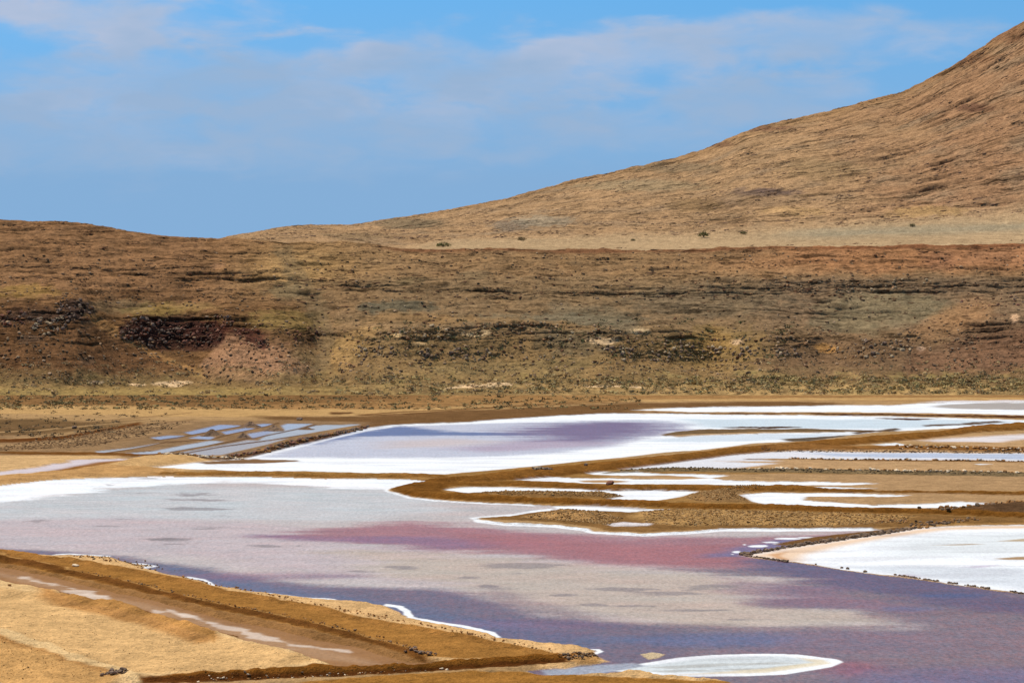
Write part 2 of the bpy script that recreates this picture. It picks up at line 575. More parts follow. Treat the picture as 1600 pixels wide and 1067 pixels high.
region([(1352, 653), (1400, 653.5), (1473, 654), (1430, 656), (1380, 655)], A(92, 60, 44), .3, 0, idn=0, h=.35, hs=2)
region([(1220, 686), (1262, 683), (1330, 679), (1370, 676), (1300, 684), (1262, 690), (1230, 689)], A(112, 96, 78), .4, 0, idn=0, h=.2)
for a_, b_ in (((1440, 664), (1530, 662)), ((1500, 660), (1560, 659)), ((1330, 676), (1400, 670))):
    region([a_, (b_[0], b_[1] - 1), (b_[0] + 10, b_[1] + 1), (a_[0] + 8, a_[1] + 2)], A(110, 88, 70), .3, 0, idn=0, h=.2)

# --- farthest salt strip
l2 = pond("farthest white salt strip below the green scrub", [(990, 641), (1060, 637), (1300, 634), (1400, 633), (1440, 630), (1500, 628), (2300, 627), (2300, 648), (1600, 648), (1400, 645), (1060, 643)], SALT, .08)
region([(1455, 636), (1480, 631), (1560, 629), (1800, 629), (1800, 640), (1600, 640), (1500, 639)], A(186, 174, 162), .6, .2)
region([(1440, 628.5), (1520, 626), (1800, 626), (1800, 627.5), (1500, 629)], SALTP, .4, 0)
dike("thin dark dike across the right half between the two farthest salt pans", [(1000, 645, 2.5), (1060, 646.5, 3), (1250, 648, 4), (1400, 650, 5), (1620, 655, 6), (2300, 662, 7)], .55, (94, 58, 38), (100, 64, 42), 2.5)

# --- pans between the dikes on the right
region([(1380, 690), (1500, 680), (2300, 665), (2300, 700), (1600, 702), (1440, 692)], TAN, .8, vary=.06)
l3 = pond("narrow white salt edge of the tan pan at the far right", [(1441, 689), (1500, 684), (1620, 678), (1640, 682), (1560, 691), (1470, 691)], SALTP, .1, 1.2)
region([(1365, 695), (1400, 693), (1424, 696), (1380, 697)], SALT, .4)
region([(1060, 715), (1262, 700), (2300, 705), (2300, 728), (1200, 722)], TAN, 1)
l4 = pond("long pale water strip under the stony row on the right", [(955, 734), (1002, 726), (1060, 720), (1127, 713), (1195, 706.5), (1262, 705), (1400, 707), (1620, 709), (2300, 712), (2300, 722), (1600, 720), (1400, 718.5), (1262, 717), (1170, 717), (1240, 722), (1200, 727), (1150, 732), (1060, 733)], A(238, 230, 226), .3)
region([(1262, 707), (1500, 709), (1800, 712), (1800, 719), (1500, 716), (1300, 713)], A(196, 198, 208), 1.2, .5, streak=1.5)
region([(1120, 720), (1300, 721), (2300, 726), (2300, 742), (1300, 738), (1060, 735), (1150, 731), (1215, 724)], TAN, .8, 0, idn=0, vary=.05)
region([(1520, 726), (1550, 726.5), (1530, 727.5)], SALT, .3)
region([(960, 742), (1200, 741), (2300, 747), (2300, 768), (1400, 768), (1270, 764), (1180, 757), (960, 757)], TAN2, 1, vary=.06)
l5 = pond("two thin salt sheets between the stony row and the middle dike", [(793, 749), (867, 745), (901, 747), (979, 748), (1040, 749), (1000, 744), (930, 742), (905, 738.5), (985, 737), (1020, 740), (1060, 741), (1105, 742), (1140, 743), (1110, 747), (1130, 750), (1190, 752), (1290, 753), (1375, 756), (1290, 758.5), (1190, 758), (1060, 757), (996, 757), (918, 756), (867, 752)], SALT, .12, .3)
region([(900, 750.5), (960, 749.5), (985, 752), (960, 754.5), (910, 754)], TAN2, .4, 0)
region([(925, 743.5), (1040, 742), (1110, 747), (1060, 749), (960, 746.5)], TAN2, .4, 0)
region([(1210, 762), (1290, 761.5), (1370, 763), (1290, 764.5)], SALT, .3)
region([(1150, 770), (2300, 772), (2300, 800), (1400, 800), (1180, 790)], TAN2, 1, vary=.06)
l6 = pond("white salt pan west of the stony brown patch, between middle and front dikes", [(692, 765), (720, 761.5), (760, 761), (952, 766), (1030, 766.5), (1070, 768), (1096, 769), (1076, 775), (1026, 782), (945, 780), (972, 775), (945, 770), (800, 768), (732, 770)], SALT, .1)
l7 = pond("salt pan with two white lobes left of the dark rubble dike", [(1150, 774), (1195, 769.5), (1330, 771), (1424, 775), (1397, 777), (1262, 776), (1245, 779), (1255, 782), (1347, 786), (1364, 789), (1458, 787), (1500, 784), (1549, 786), (1509, 793), (1296, 793), (1212, 789), (1175, 783)], SALT, .1, .35)
region([(1175, 779.5), (1240, 777), (1262, 779), (1250, 782), (1181, 782)], SALT, .4)
region([(1262, 779), (1420, 779), (1460, 785), (1364, 788), (1270, 783)], TAN2, .6, 0)
region([(1060, 777), (1090, 770), (1180, 760), (1200, 764), (1150, 772), (1175, 786), (1100, 786)], A(166, 128, 82), 1, h=.5, vary=.3)
region([(730, 771), (800, 769.5), (945, 770.5), (975, 775), (945, 780), (820, 777)], A(150, 112, 66), .5, h=.45, vary=.5, idn=0)
region([(1455, 804), (1500, 798), (1560, 792), (1640, 787), (1800, 780), (1800, 800), (1600, 806)], A(112, 84, 58), .8, h=.9, hs=2.5, vary=.5)

# --- main dikes
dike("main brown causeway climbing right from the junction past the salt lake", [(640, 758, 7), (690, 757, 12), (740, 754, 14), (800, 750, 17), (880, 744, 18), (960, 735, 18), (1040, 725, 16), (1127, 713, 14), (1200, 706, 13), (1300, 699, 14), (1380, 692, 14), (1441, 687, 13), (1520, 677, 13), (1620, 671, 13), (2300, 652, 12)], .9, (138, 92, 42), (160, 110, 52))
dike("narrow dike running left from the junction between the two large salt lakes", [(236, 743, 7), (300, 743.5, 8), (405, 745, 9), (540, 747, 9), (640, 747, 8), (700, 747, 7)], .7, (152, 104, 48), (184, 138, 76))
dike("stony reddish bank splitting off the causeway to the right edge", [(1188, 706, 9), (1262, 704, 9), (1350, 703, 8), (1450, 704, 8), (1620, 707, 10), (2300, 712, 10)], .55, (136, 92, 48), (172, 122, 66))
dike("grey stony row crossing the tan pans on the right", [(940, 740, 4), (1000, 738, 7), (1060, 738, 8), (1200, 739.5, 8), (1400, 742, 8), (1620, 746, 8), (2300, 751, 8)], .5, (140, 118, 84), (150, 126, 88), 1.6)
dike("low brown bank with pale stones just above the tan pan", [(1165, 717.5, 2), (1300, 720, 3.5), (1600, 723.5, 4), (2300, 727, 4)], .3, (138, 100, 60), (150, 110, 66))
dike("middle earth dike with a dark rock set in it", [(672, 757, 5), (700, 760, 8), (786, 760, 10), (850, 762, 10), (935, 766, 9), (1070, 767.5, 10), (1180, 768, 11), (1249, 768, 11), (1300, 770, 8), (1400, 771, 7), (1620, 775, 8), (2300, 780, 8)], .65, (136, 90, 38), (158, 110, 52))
region([(612, 764), (630, 757), (660, 751), (700, 748), (720, 752), (700, 762), (692, 768), (720, 776), (660, 776), (630, 773)], A(140, 94, 42), .5, 0, idn=_next[0] - 1, h=.55, hs=1.5, vary=.2)
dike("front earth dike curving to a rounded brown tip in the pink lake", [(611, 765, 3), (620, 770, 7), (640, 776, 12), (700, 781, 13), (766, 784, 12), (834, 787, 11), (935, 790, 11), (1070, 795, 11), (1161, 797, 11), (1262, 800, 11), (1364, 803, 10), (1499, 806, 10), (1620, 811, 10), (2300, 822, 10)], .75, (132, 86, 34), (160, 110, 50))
region([(985, 798), (1060, 795), (1300, 803), (1440, 806), (1600, 810), (1600, 817), (1480, 818), (1430, 824), (1300, 827), (1127, 826), (1060, 829), (1002, 833), (952, 830), (925, 824), (868, 817), (760, 812), (754, 810), (820, 804), (851, 800), (900, 799)], A(150, 112, 66), .6, 0, idn=0, h=.18, hs=.6, vary=.25)
region([(1000, 801), (1060, 797), (1300, 804), (1430, 809), (1400, 816), (1300, 823), (1127, 822), (1060, 824), (1010, 818), (980, 810)], A(196, 154, 96), 1.2, h=.5, hs=3, vary=.5)
region([(815, 810), (860, 801), (930, 802), (960, 806), (940, 815), (880, 813)], A(188, 146, 92), .8, h=.7, hs=2.5, vary=.6)
region([(945, 821), (972, 817.5), (1020, 820), (1010, 824), (960, 824)], SALTP, .5, idn=0)

# --- the pink lake
LAKE2 = [(-700, 800), (-200, 775), (0, 759), (60, 752), (101, 749), (236, 745), (405, 746), (540, 748), (640, 749), (668, 753), (655, 757), (625, 759), (602, 765), (612, 771), (640, 777), (700, 783), (766, 786), (834, 789), (864, 790),
         (935, 790), (1010, 794), (990, 800), (870, 797), (850, 799), (820, 802), (800, 806), (760, 807), (739, 809), (752, 815), (800, 819), (868, 822), (915, 829), (950, 833), (1002, 837), (1070, 833), (1127, 827), (1364, 826), (1381, 828), (1330, 836), (1280, 846),
         (1229, 856), (1190, 863), (1163, 868), (1180, 872), (1276, 884), (1364, 896), (1404, 901), (1499, 915), (1620, 931), (2300, 970), (2300, 1110), (1300, 1110), (1138, 1066), (1070, 1059.5), (1026, 1056), (1002, 1050), (900, 1054), (844, 1056), (817, 1049), (870, 1044),
         (918, 1040), (952, 1033), (930, 1026), (925, 1022), (932, 1015), (901, 1008), (854, 1005), (780, 998), (755, 989), (732, 983), (680, 975), (641, 966), (621, 957), (597, 946), (540, 939), (479, 934), (388, 923), (331, 914),
         (294, 903), (263, 897), (225, 888), (241, 884), (199, 880), (175, 870), (110, 867), (67, 868), (0, 862), (-700, 838)]
PINKL = A(206, 192, 194)
lk = pond("large pink and purple salt lake filling the middle of the crater floor", LAKE2, A(204, 188, 178), .5)
BIG = [(-700, 740), (2300, 740), (2300, 1120), (-700, 1120)]


def lake_field(pts, col, soft, wet, streak=0, alpha=1.0):
    """recolour only what lies on the pink lake"""
    poly = gp(pts); mpx = float(np.median(poly[:, 1])) ** 2 / (H * F); sm = soft * mpx
    sel, d = sdf(poly, sm + 2 + streak * mpx)
    k = ID[sel] == lk
    sel, d = sel[k], d[k]
    if streak: d = d + (nst[sel] * 1.9 + .5 * n3_[sel]) * streak * MPX[sel]
    m = (1 - sst(-sm, sm, d)) * alpha
    Col[sel] = Col[sel] * (1 - m[:, None]) + np.array(col)[None, :] * m[:, None]
    Wet[sel] = Wet[sel] * (1 - m) + wet * m


lake_field([(-700, 800), (0, 780), (120, 770), (260, 757), (380, 760), (560, 765), (640, 768), (700, 800), (560, 812), (300, 815), (0, 820), (-700, 830)], A(208, 202, 196), 5, .42, 4)
lake_field([(-700, 818), (0, 812), (180, 806), (400, 815), (480, 830), (600, 850), (900, 875), (1150, 900), (1200, 960), (1000, 965), (800, 930), (560, 905), (300, 868), (0, 858), (-700, 850)], A(204, 184, 178), 6, .5, 5)
lake_field([(540, 862), (700, 866), (900, 884), (1100, 893), (1200, 905), (1230, 915), (1180, 940), (1300, 948), (1440, 966), (1380, 978), (1200, 984), (1060, 984), (960, 970), (830, 950), (700, 915), (600, 900)], A(202, 182, 164), 9, .42, 7)
lake_field([(760, 915), (900, 955), (1000, 968), (1200, 978), (1400, 975), (1460, 966), (1400, 985), (1200, 992), (1000, 984), (860, 968), (760, 938)], A(160, 136, 130), 5, .6, 5, .75)
# salt shelf, upper left
lake_field([(-700, 810), (-700, 770), (0, 757), (110, 748), (240, 744), (540, 747), (668, 752), (650, 757), (600, 762), (520, 762), (420, 757), (330, 754), (250, 756), (150, 766), (60, 780), (0, 790)], SALT, 1.6, .12, 3)
# pink band
lake_field([(430, 838), (500, 826), (560, 820), (640, 816), (760, 824), (850, 831), (940, 838), (1100, 839), (1250, 836), (1330, 834), (1290, 846), (1240, 860), (1300, 895), (1150, 893), (1060, 887), (950, 880), (850, 868), (700, 860), (560, 850)], A(174, 122, 120), 4.5, .62, 4)
lake_field([(400, 836), (520, 840), (640, 838), (760, 842), (860, 850), (700, 857), (560, 848), (450, 844)], A(150, 108, 124), 4, .7, 3, .8)
lake_field([(700, 830), (850, 838), (1000, 850), (1160, 850), (1180, 880), (1060, 884), (900, 868), (760, 852)], A(176, 112, 108), 5, .6, 3, .8)
# blue and purple deeper water: right and bottom
DEEP = A(142, 115, 110)
lake_field([(1040, 888), (1160, 889), (1200, 872), (1230, 862), (2300, 900), (2300, 1130), (840, 1130), (780, 1040), (880, 960), (1000, 975), (1200, 985), (1380, 982), (1420, 968), (1340, 952), (1200, 946), (1215, 918), (1225, 906), (1130, 897)], DEEP, 7, .85, 6)
lake_field([(-700, 836), (0, 856), (100, 862), (200, 870), (330, 890), (430, 905), (530, 915), (690, 920), (740, 930), (790, 948), (850, 962), (960, 974), (1060, 985), (1100, 1080), (800, 1080), (500, 960), (300, 920), (150, 880), (0, 875), (-700, 850)], A(128, 102, 104), 4, .85, 2)
lake_field([(240, 882), (330, 895), (480, 920), (620, 940), (760, 965), (900, 990), (1000, 1000), (900, 1015), (780, 1002), (620, 960), (480, 938), (330, 916)], A(102, 100, 118), 5, .9, 5, .65)
lake_field([(1200, 866), (1300, 884), (1420, 900), (1600, 930), (1700, 945), (1600, 958), (1400, 935), (1250, 905), (1150, 880)], A(106, 80, 98), 5, .9, 5, .8)
lake_field([(1150, 855), (1230, 842), (1330, 836), (1290, 848), (1220, 862), (1160, 868), (1110, 870)], A(122, 108, 136), 3, .8, 2, .8)
lake_field([(1120, 900), (1300, 920), (1420, 955), (1300, 950), (1190, 940), (1130, 925)], A(150, 110, 118), 5, .75, 4, .6)
for cx, cy, rx, ry, c_, a_ in ((1500, 1000, 240, 30, (146, 118, 118), .6), (1270, 1005, 160, 20, (140, 112, 118), .6), (1120, 1000, 130, 10, (96, 104, 136), .6), (1330, 1045, 30, 12, (158, 92, 94), .8),
                              (1490, 930, 60, 4, (70, 92, 130), .5), (1420, 951, 40, 3, (80, 98, 136), .4), (830, 990, 90, 8, (124, 94, 108), .5), (420, 900, 150, 6, (150, 106, 116), .6),
                              (1550, 1060, 240, 16, (120, 104, 138), .5), (800, 975, 160, 8, (136, 100, 122), .45)):
    th = np.linspace(0, 2 * np.pi, 14)[:-1]
    lake_field([(cx + rx * math.cos(t), cy + ry * math.sin(t)) for t in th], A(*c_), ry * .7, .8, ry * .3, a_)
# wavy skim and dark wind marks
sel = np.where(ID == lk)[0]
h1 = fbm(X[sel] / 16, Y[sel] / 7, 5, 27, .6); h2 = fbm(X[sel] / 5, Y[sel] / 3.5, 4, 28, .6)
Col[sel] *= np.stack([1 + .10 * h1 + .05 * h2, 1 - .02 * h1 + .03 * h2, 1 - .05 * h1 + .03 * h2], 1) * (1 + .07 * h2)[:, None]
pxs, pys = PXf[sel], PYf[sel]
wv = np.sin((Y[sel] + X[sel] * .5) * 2.2 + nw1[sel] * 9) * np.exp(-((pxs - 110) / 110) ** 2 - ((pys - 790) / 9) ** 2)
Col[sel] *= (1 - .16 * np.clip(wv, 0, 1))[:, None]
for cx, cy, rx, ry in ((810, 885, 38, 4.2), (808, 896, 22, 2), (565, 876, 14, 1.6), (630, 886, 16, 1.5), (675, 873, 10, 1.2), (955, 908, 46, 3.4), (975, 919, 40, 2.2), (1040, 931, 48, 4), (1110, 917, 42, 2.6),
                       (1070, 955, 60, 2.6), (1160, 968, 60, 2), (300, 772, 26, 2), (320, 781, 40, 2), (300, 794, 26, 1.6), (345, 804, 26, 2.2), (325, 825, 28, 1.8), (265, 845, 24, 2), (250, 842, 12, 1.4), (268, 850, 16, 1.4),
                       (420, 852, 26, 2), (470, 851, 16, 1.4), (355, 848, 14, 1.2), (215, 771, 26, 1.4), (52, 776, 12, 1.3), (170, 756, 8, 1), (230, 748, 10, .9), (160, 822, 30, 1.8), (190, 811, 22, 1.5), (70, 812, 22, 1.4),
                       (735, 902, 14, 1.5), (650, 912, 16, 1.2), (880, 930, 18, 1.4), (930, 944, 20, 1.4), (1000, 946, 30, 1.4), (760, 915, 12, 1.2), (560, 893, 20, 1.4)):
    th = np.linspace(0, 2 * np.pi, 14)[:-1]
    lake_field([(cx + rx * math.cos(t), cy + ry * math.sin(t)) for t in th], A(146, 132, 126), ry * .5, .5, ry * 2.2, .7)


def rim_line(pts, wid, col=SALT, zz=.05):
    """crystallised white rim: pts along the shore, wid in sighted pixels"""
    n = len(pts); p = np.array(pts, float)
    d = np.gradient(p, axis=0); d[:, 1] *= 4
    ln = np.hypot(d[:, 0], d[:, 1]); nx, ny = -d[:, 1] / ln, d[:, 0] / ln
    ny = ny / 1.0
    up_ = np.stack([p[:, 0] + nx * wid * 1.8, p[:, 1] + ny * wid * .5], 1); dn = np.stack([p[:, 0] - nx * wid * 1.8, p[:, 1] - ny * wid * .5], 1)
    region([tuple(q) for q in up_] + [tuple(q) for q in dn[::-1]], col, .35, .05)


rim_line([(605, 762), (604, 767), (618, 772), (640, 777.5), (700, 783.5), (766, 787), (834, 790)], 1.6)
rim_line([(862, 796), (835, 799), (805, 804), (770, 807), (742, 809), (748, 814), (790, 819), (868, 822.5), (915, 828), (925, 832), (1002, 836.5), (1070, 833), (1127, 828), (1240, 827.5), (1364, 827)], 3.2)
region([(864, 790.5), (935, 792), (1002, 795.5), (1050, 797.5), (985, 801), (900, 799), (870, 797)], SALT, .6, .05)
rim_line([(67, 868), (75, 870.5), (90, 866), (108, 865), (140, 866.5), (172, 869)], 1.4)
rim_line([(199, 880), (225, 881), (243, 884), (222, 888)], 1.8)
rim_line([(290, 901), (315, 906), (331, 913), (360, 919), (388, 923), (430, 927), (479, 934), (520, 937)], 2.2)
rim_line([(597, 945), (621, 948), (632, 955), (641, 964), (680, 971), (732, 980), (765, 988), (778, 996)], 3.4)
rim_line([(925, 1014), (935, 1014.5), (938, 1017), (928, 1021)], 2.4)
for cx, cy, rx, ry in ((1184, 853, 14, 1.8), (1204, 847, 14, 1.2), (1232, 841, 22, 1.5), (1222, 850, 16, 1.4), (1152, 862, 7, 1.6), (1143, 866, 2, .8), (1164, 850.5, 2, 1), (1262, 839, 16, 1), (92, 872, 2, .8)):
    th = np.linspace(0, 2 * np.pi, 12)[:-1]
    region([(cx + rx * math.cos(t), cy + ry * math.sin(t)) for t in th], SALT, .3, .05)
region([(1205, 851), (1262, 840), (1310, 834), (1364, 829), (1414, 824), (1400, 831), (1330, 839), (1270, 848), (1240, 853)], A(134, 98, 60), .5, 0, idn=0, h=.12, vary=.15)

# salt island and islet near the front
region([(935, 1047), (996, 1037), (1060, 1027), (1110, 1023), (1161, 1021), (1210, 1021), (1246, 1022), (1296, 1027), (1312, 1030), (1316, 1034), (1296, 1042), (1229, 1053), (1161, 1056), (1060, 1057), (1020, 1056), (1002, 1051)], SALT, .4, .1, idn=new_id('salt_crust', "flat white salt island near the bottom of the pink lake", None, None, 'structure', M_POND), flat=True)
region([(950, 1046), (1010, 1038), (1080, 1029), (1161, 1024), (1230, 1025), (1270, 1030), (1280, 1036), (1200, 1046), (1100, 1051), (1030, 1051)], A(226, 226, 220), 1.5, .15, streak=2)
for q_ in ([(1010, 1042), (1100, 1036), (1200, 1034), (1240, 1036), (1150, 1039), (1050, 1045)], [(1070, 1032), (1150, 1028), (1220, 1029), (1160, 1031)], [(1120, 1046), (1200, 1043), (1250, 1038), (1200, 1047)], [(1000, 1048), (1060, 1046), (1120, 1048), (1050, 1050)]):
    region(q_, A(190, 184, 172), .8, .3, streak=2.5, alpha=.7)
region([(1240, 1026), (1290, 1030), (1296, 1036), (1200, 1050), (1060, 1054), (1200, 1044), (1270, 1035)], A(240, 222, 184), 1.4, .1, streak=1.5, alpha=.8)
region([(1004, 1021), (1020, 1020), (1038, 1022), (1030, 1027), (1016, 1030), (1008, 1026)], A(238, 212, 168), .4, 0, idn=0, h=.15)
region([(845, 1047), (930, 1039), (990, 1035), (1010, 1040), (935, 1052), (860, 1056)], A(170, 168, 172), 1.2, .6)

# --- white pan at the right
LAKE3 = [(1163, 868), (1200, 862), (1240, 855), (1300, 846), (1381, 833), (1431, 826), (1500, 821.5), (1620, 819), (2300, 816), (2300, 966), (1620, 929), (1499, 914), (1404, 899), (1364, 895), (1276, 883), (1210, 874)]
l8 = pond("white salt pan behind the dark stone wall at the right edge", LAKE3, SALT, .08)
region([(1166, 868), (1240, 855), (1381, 834), (1431, 827), (1500, 822), (1640, 820), (1640, 824), (1480, 828), (1400, 838), (1320, 852), (1260, 866), (1250, 878), (1210, 873)], A(250, 218, 184), 2, .02)
region([(1200, 866), (1230, 862), (1222, 868), (1236, 876), (1215, 873), (1208, 869)], A(226, 178, 132), .8)
region([(1380, 848), (1460, 836), (1640, 830), (1700, 860), (1500, 868), (1400, 870)], A(242, 240, 234), 6, .1)
region([(1400, 898), (1450, 890), (1520, 884), (1560, 882), (1500, 892), (1460, 899), (1420, 901)], A(206, 184, 196), 1.5, .5)
region([(1330, 885), (1420, 884), (1620, 888), (1640, 925), (1500, 908), (1380, 894)], A(232, 230, 228), 3, .15, streak=3)
region([(1455, 852), (1520, 849), (1540, 849.5), (1500, 852)], A(200, 178, 150), .6)
region([(1555, 872), (1590, 869), (1700, 870), (1700, 874), (1580, 874)], A(188, 156, 116), .6)
region([(1560, 845), (1600, 841), (1700, 842), (1700, 846)], A(206, 184, 150), .5)

# --- small bluish pans at the left
small = [
    ("small blue pan highest in the left cluster", [(288, 676), (341, 664), (374, 664.5), (376, 666), (299, 679)], (142, 160, 200), .8),
    ("ragged blue puddle at the left end of the small pans", [(234, 684), (258, 681), (290, 680.5), (278, 685), (251, 687)], (150, 164, 196), .8),
    ("blue pan right of the second spoil heap", [(346, 675), (383, 668.5), (400, 669.5), (353, 679)], (140, 158, 198), .8),
    ("blue puddle wrapped round the foot of the second spoil heap", [(293, 685), (312, 681), (336, 683), (329, 687)], (156, 170, 200), .8),
    ("tiny blue pan between the first and fourth spoil heaps", [(400, 663), (426, 662), (417, 666), (405, 668)], (150, 168, 206), .8),
    ("pale blue pan right of the fourth spoil heap", [(439, 665), (447, 662.5), (488, 662.5), (456, 672), (445, 672)], (176, 190, 212), .6),
    ("lilac pan just right of the third spoil heap", [(386, 678), (426, 671.5), (428, 675), (396, 686)], (160, 166, 196), .7),
    ("long pale pan along the stone dike, nearest its top", [(402, 689), (424, 675), (494, 664.5), (565, 663), (550, 665.5), (494, 675), (456, 682), (420, 688)], (190, 194, 200), .5),
    ("narrow pale blue pan reaching furthest down left", [(179, 710), (239, 705), (290, 695), (330, 688.5), (350, 690), (300, 701), (255, 708), (217, 711)], (196, 200, 208), .5),
    ("grey lilac pan lying against the lower end of the stone dike", [(282, 707), (386, 688), (420, 689), (450, 685), (415, 695), (345, 711), (310, 712)], (186, 178, 178), .35),
    ("faint pale pan left of all the others", [(150, 705), (200, 700), (251, 692), (230, 698), (150, 709)], (188, 184, 184), .35),
]
region([(160, 706), (260, 676), (340, 660), (440, 657), (580, 660), (480, 690), (400, 708), (300, 718), (200, 716)], A(160, 128, 92), 1.5, vary=.3)
for i_, (lb, pts, c_, w_) in enumerate(small):
    pond(lb, pts, (A(*c_) * .55 + A(176, 172, 172) * .45) * .95, w_ * .8, .2, crisp=True)
for ln in ([(240, 689), (299, 680.5), (376, 666.5), (392, 663)], [(262, 692), (329, 687), (400, 670), (436, 661.5)], [(205, 714), (254, 708.5), (310, 699), (386, 686.5), (400, 684), (494, 664)],
           [(150, 711), (200, 703), (262, 691)], [(280, 710), (345, 698), (420, 688), (470, 680)]):
    region([(x, y - .9) for x, y in ln] + [(x, y + .7) for x, y in ln[::-1]], A(112, 82, 58), .2, 0, 0, .22, .8, crisp=True, vary=.3)
pk = pond("pinkish salty strip on the sand at the left edge", [(-200, 752), (0, 737), (60, 730), (120, 719), (190, 716), (205, 717), (150, 726), (60, 738), (0, 742), (-200, 760)], A(226, 208, 204), .15, .5, 1.5)
region([(-700, 706), (60, 707), (180, 708.5), (250, 710), (300, 712), (250, 714), (120, 712), (0, 710), (-700, 710)], A(130, 86, 42), .7, h=.35, hs=1.5)
region([(150, 722), (230, 716), (262, 710), (290, 712), (250, 718), (200, 726), (60, 740), (50, 741)], A(160, 110, 56), .8)
region([(-700, 770), (0, 746), (100, 737), (160, 727), (240, 733), (300, 738), (236, 743), (100, 748), (0, 757), (-700, 786)], A(214, 166, 106), 1, 0, h=.6, hs=2.5, vary=.15)
region([(160, 728), (210, 716), (270, 712), (330, 718), (280, 725), (235, 731)], A(226, 182, 122), 1, h=.7, hs=3, vary=.12)
dk_stone = new_id('stone_dike', "dark rubble dike leaning along the small pans down to the salt lake", 'stone dike', None, None, M_DIKE)
region(dike_poly([(345, 719, 5), (380, 716, 9), (400, 712, 11), (430, 704, 12), (470, 694, 11), (520, 683, 10), (560, 672, 8), (576, 667, 5)], .9), A(104, 70, 44), .4, 0, dk_stone, .95, 1.6, vary=.5)
region(dike_poly([(251, 712, 3), (300, 715, 5), (330, 719, 6), (360, 719, 5)], .5), A(120, 92, 66), .4, 0, 0, .5, 1.2, vary=.5)
rim_line([(385, 717.5), (432, 706), (480, 695), (522, 684), (575, 672), (612, 667)], 1.2)
dike("first of two thin parallel berms on the sand beyond the mud", [(561, 649, 1.5), (630, 645, 2), (700, 641, 2), (894, 630, 2), (969, 627.5, 1)], .3, (110, 70, 40), (120, 80, 50), 1.2)
dike("second of two thin parallel berms, nearer the mud", [(561, 650.5, 1), (640, 647.5, 2), (766, 638.5, 2), (901, 632, 2), (1000, 629.5, 1)], .3, (110, 70, 40), (120, 80, 50), 1.2)
region([(514, 645), (550, 644.5), (552, 647), (516, 648)], A(118, 84, 52), .3, h=.4)

# --- the sandy foreground at the lower left
FORE = [(-700, 838), (0, 862), (67, 868), (110, 867), (175, 870), (199, 880), (225, 888), (263, 897), (331, 914), (388, 923), (479, 934), (540, 939), (597, 946), (621, 957), (641, 966), (732, 983), (780, 998), (854, 1005), (901, 1008), (932, 1015),
        (925, 1022), (952, 1033), (918, 1040), (840, 1047), (900, 1055), (1002, 1050), (1030, 1057), (1138, 1067), (1300, 1120), (1300, 1300), (-600, 1300), (-600, 838)]


def fore(pts, col, soft, **kw):
    poly = gp(pts); mpx = float(np.median(poly[:, 1])) ** 2 / (H * F)
    region(pts, col, soft, **kw)


near = PYf > 1070
Col[near] = A(190, 138, 74)
region([(-700, 842), (0, 863), (67, 869), (175, 871), (199, 882), (263, 899), (331, 915), (479, 935), (597, 947), (621, 958), (641, 967), (732, 984), (780, 999), (854, 1006), (901, 1009), (930, 1016), (925, 1022), (950, 1033), (900, 1040), (880, 1045), (760, 1042), (600, 1030), (0, 900), (-700, 870)], A(242, 196, 134), .7, 0, h=.28, hs=.8, vary=.10)
region([(-700, 842), (0, 868), (120, 884), (240, 903), (350, 926), (480, 950), (540, 962), (640, 984), (700, 996), (800, 1014), (880, 1031), (850, 1036), (640, 1030), (540, 1000), (337, 958), (135, 910), (0, 882), (-700, 850)], A(182, 130, 66), 1.2, vary=.2, streak=1.5)
RA = [(-700, 824), (0, 867), (120, 881), (240, 901), (287, 911), (378, 931), (460, 947), (530, 962), (600, 977), (699, 995), (800, 1014), (860, 1026), (890, 1032)]
RB = [(-700, 825), (0, 872), (67, 884), (135, 900), (236, 922), (337, 947), (439, 967), (530, 986), (597, 1007), (640, 1019), (668, 1027)]


def ridge(line, wl, wr, h, idn=None, col=None, cface=None, vary=.2):
    """bank along a line: wl/wr widths in px of depth beyond and before its crest"""
    up_ = [(x, y - wl) for x, y in line]; dn = [(x, y + wr) for x, y in line]
    return region(up_ + dn[::-1], col, .7, None, idn, h, max(wl, wr) * .45, vary=vary)


ia = new_id('earth_dike', "rutted shoreline dike nearest the purple water in the foreground", 'earth dike', 'earth dikes between the salt pans', None, M_DIKE)
ridge(RA, 3, 5, .75, ia, A(186, 132, 68), vary=.35)
region([(-700, 838), (0, 880), (135, 910), (236, 930), (337, 957), (439, 977), (540, 998), (668, 1030), (700, 1037), (640, 1036), (540, 1012), (439, 988), (337, 969), (236, 941), (135, 917), (0, 889), (-700, 850)], A(166, 122, 74), 1, vary=.25)
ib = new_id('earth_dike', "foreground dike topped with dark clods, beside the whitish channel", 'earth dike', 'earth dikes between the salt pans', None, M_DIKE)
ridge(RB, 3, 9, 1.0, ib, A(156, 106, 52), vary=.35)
region([(x, y - 2.2) for x, y in RB] + [(x, y + .4) for x, y in RB[::-1]], A(204, 154, 90), .6, vary=.3)  # sunlit crest of the dike painted in as a lighter strip
region([(x, y + 2.5) for x, y in RB] + [(x, y + 7.5) for x, y in RB[::-1]], A(126, 82, 40), 1.0, vary=.45)  # near face: wet brown earth with the shade below the crest painted in
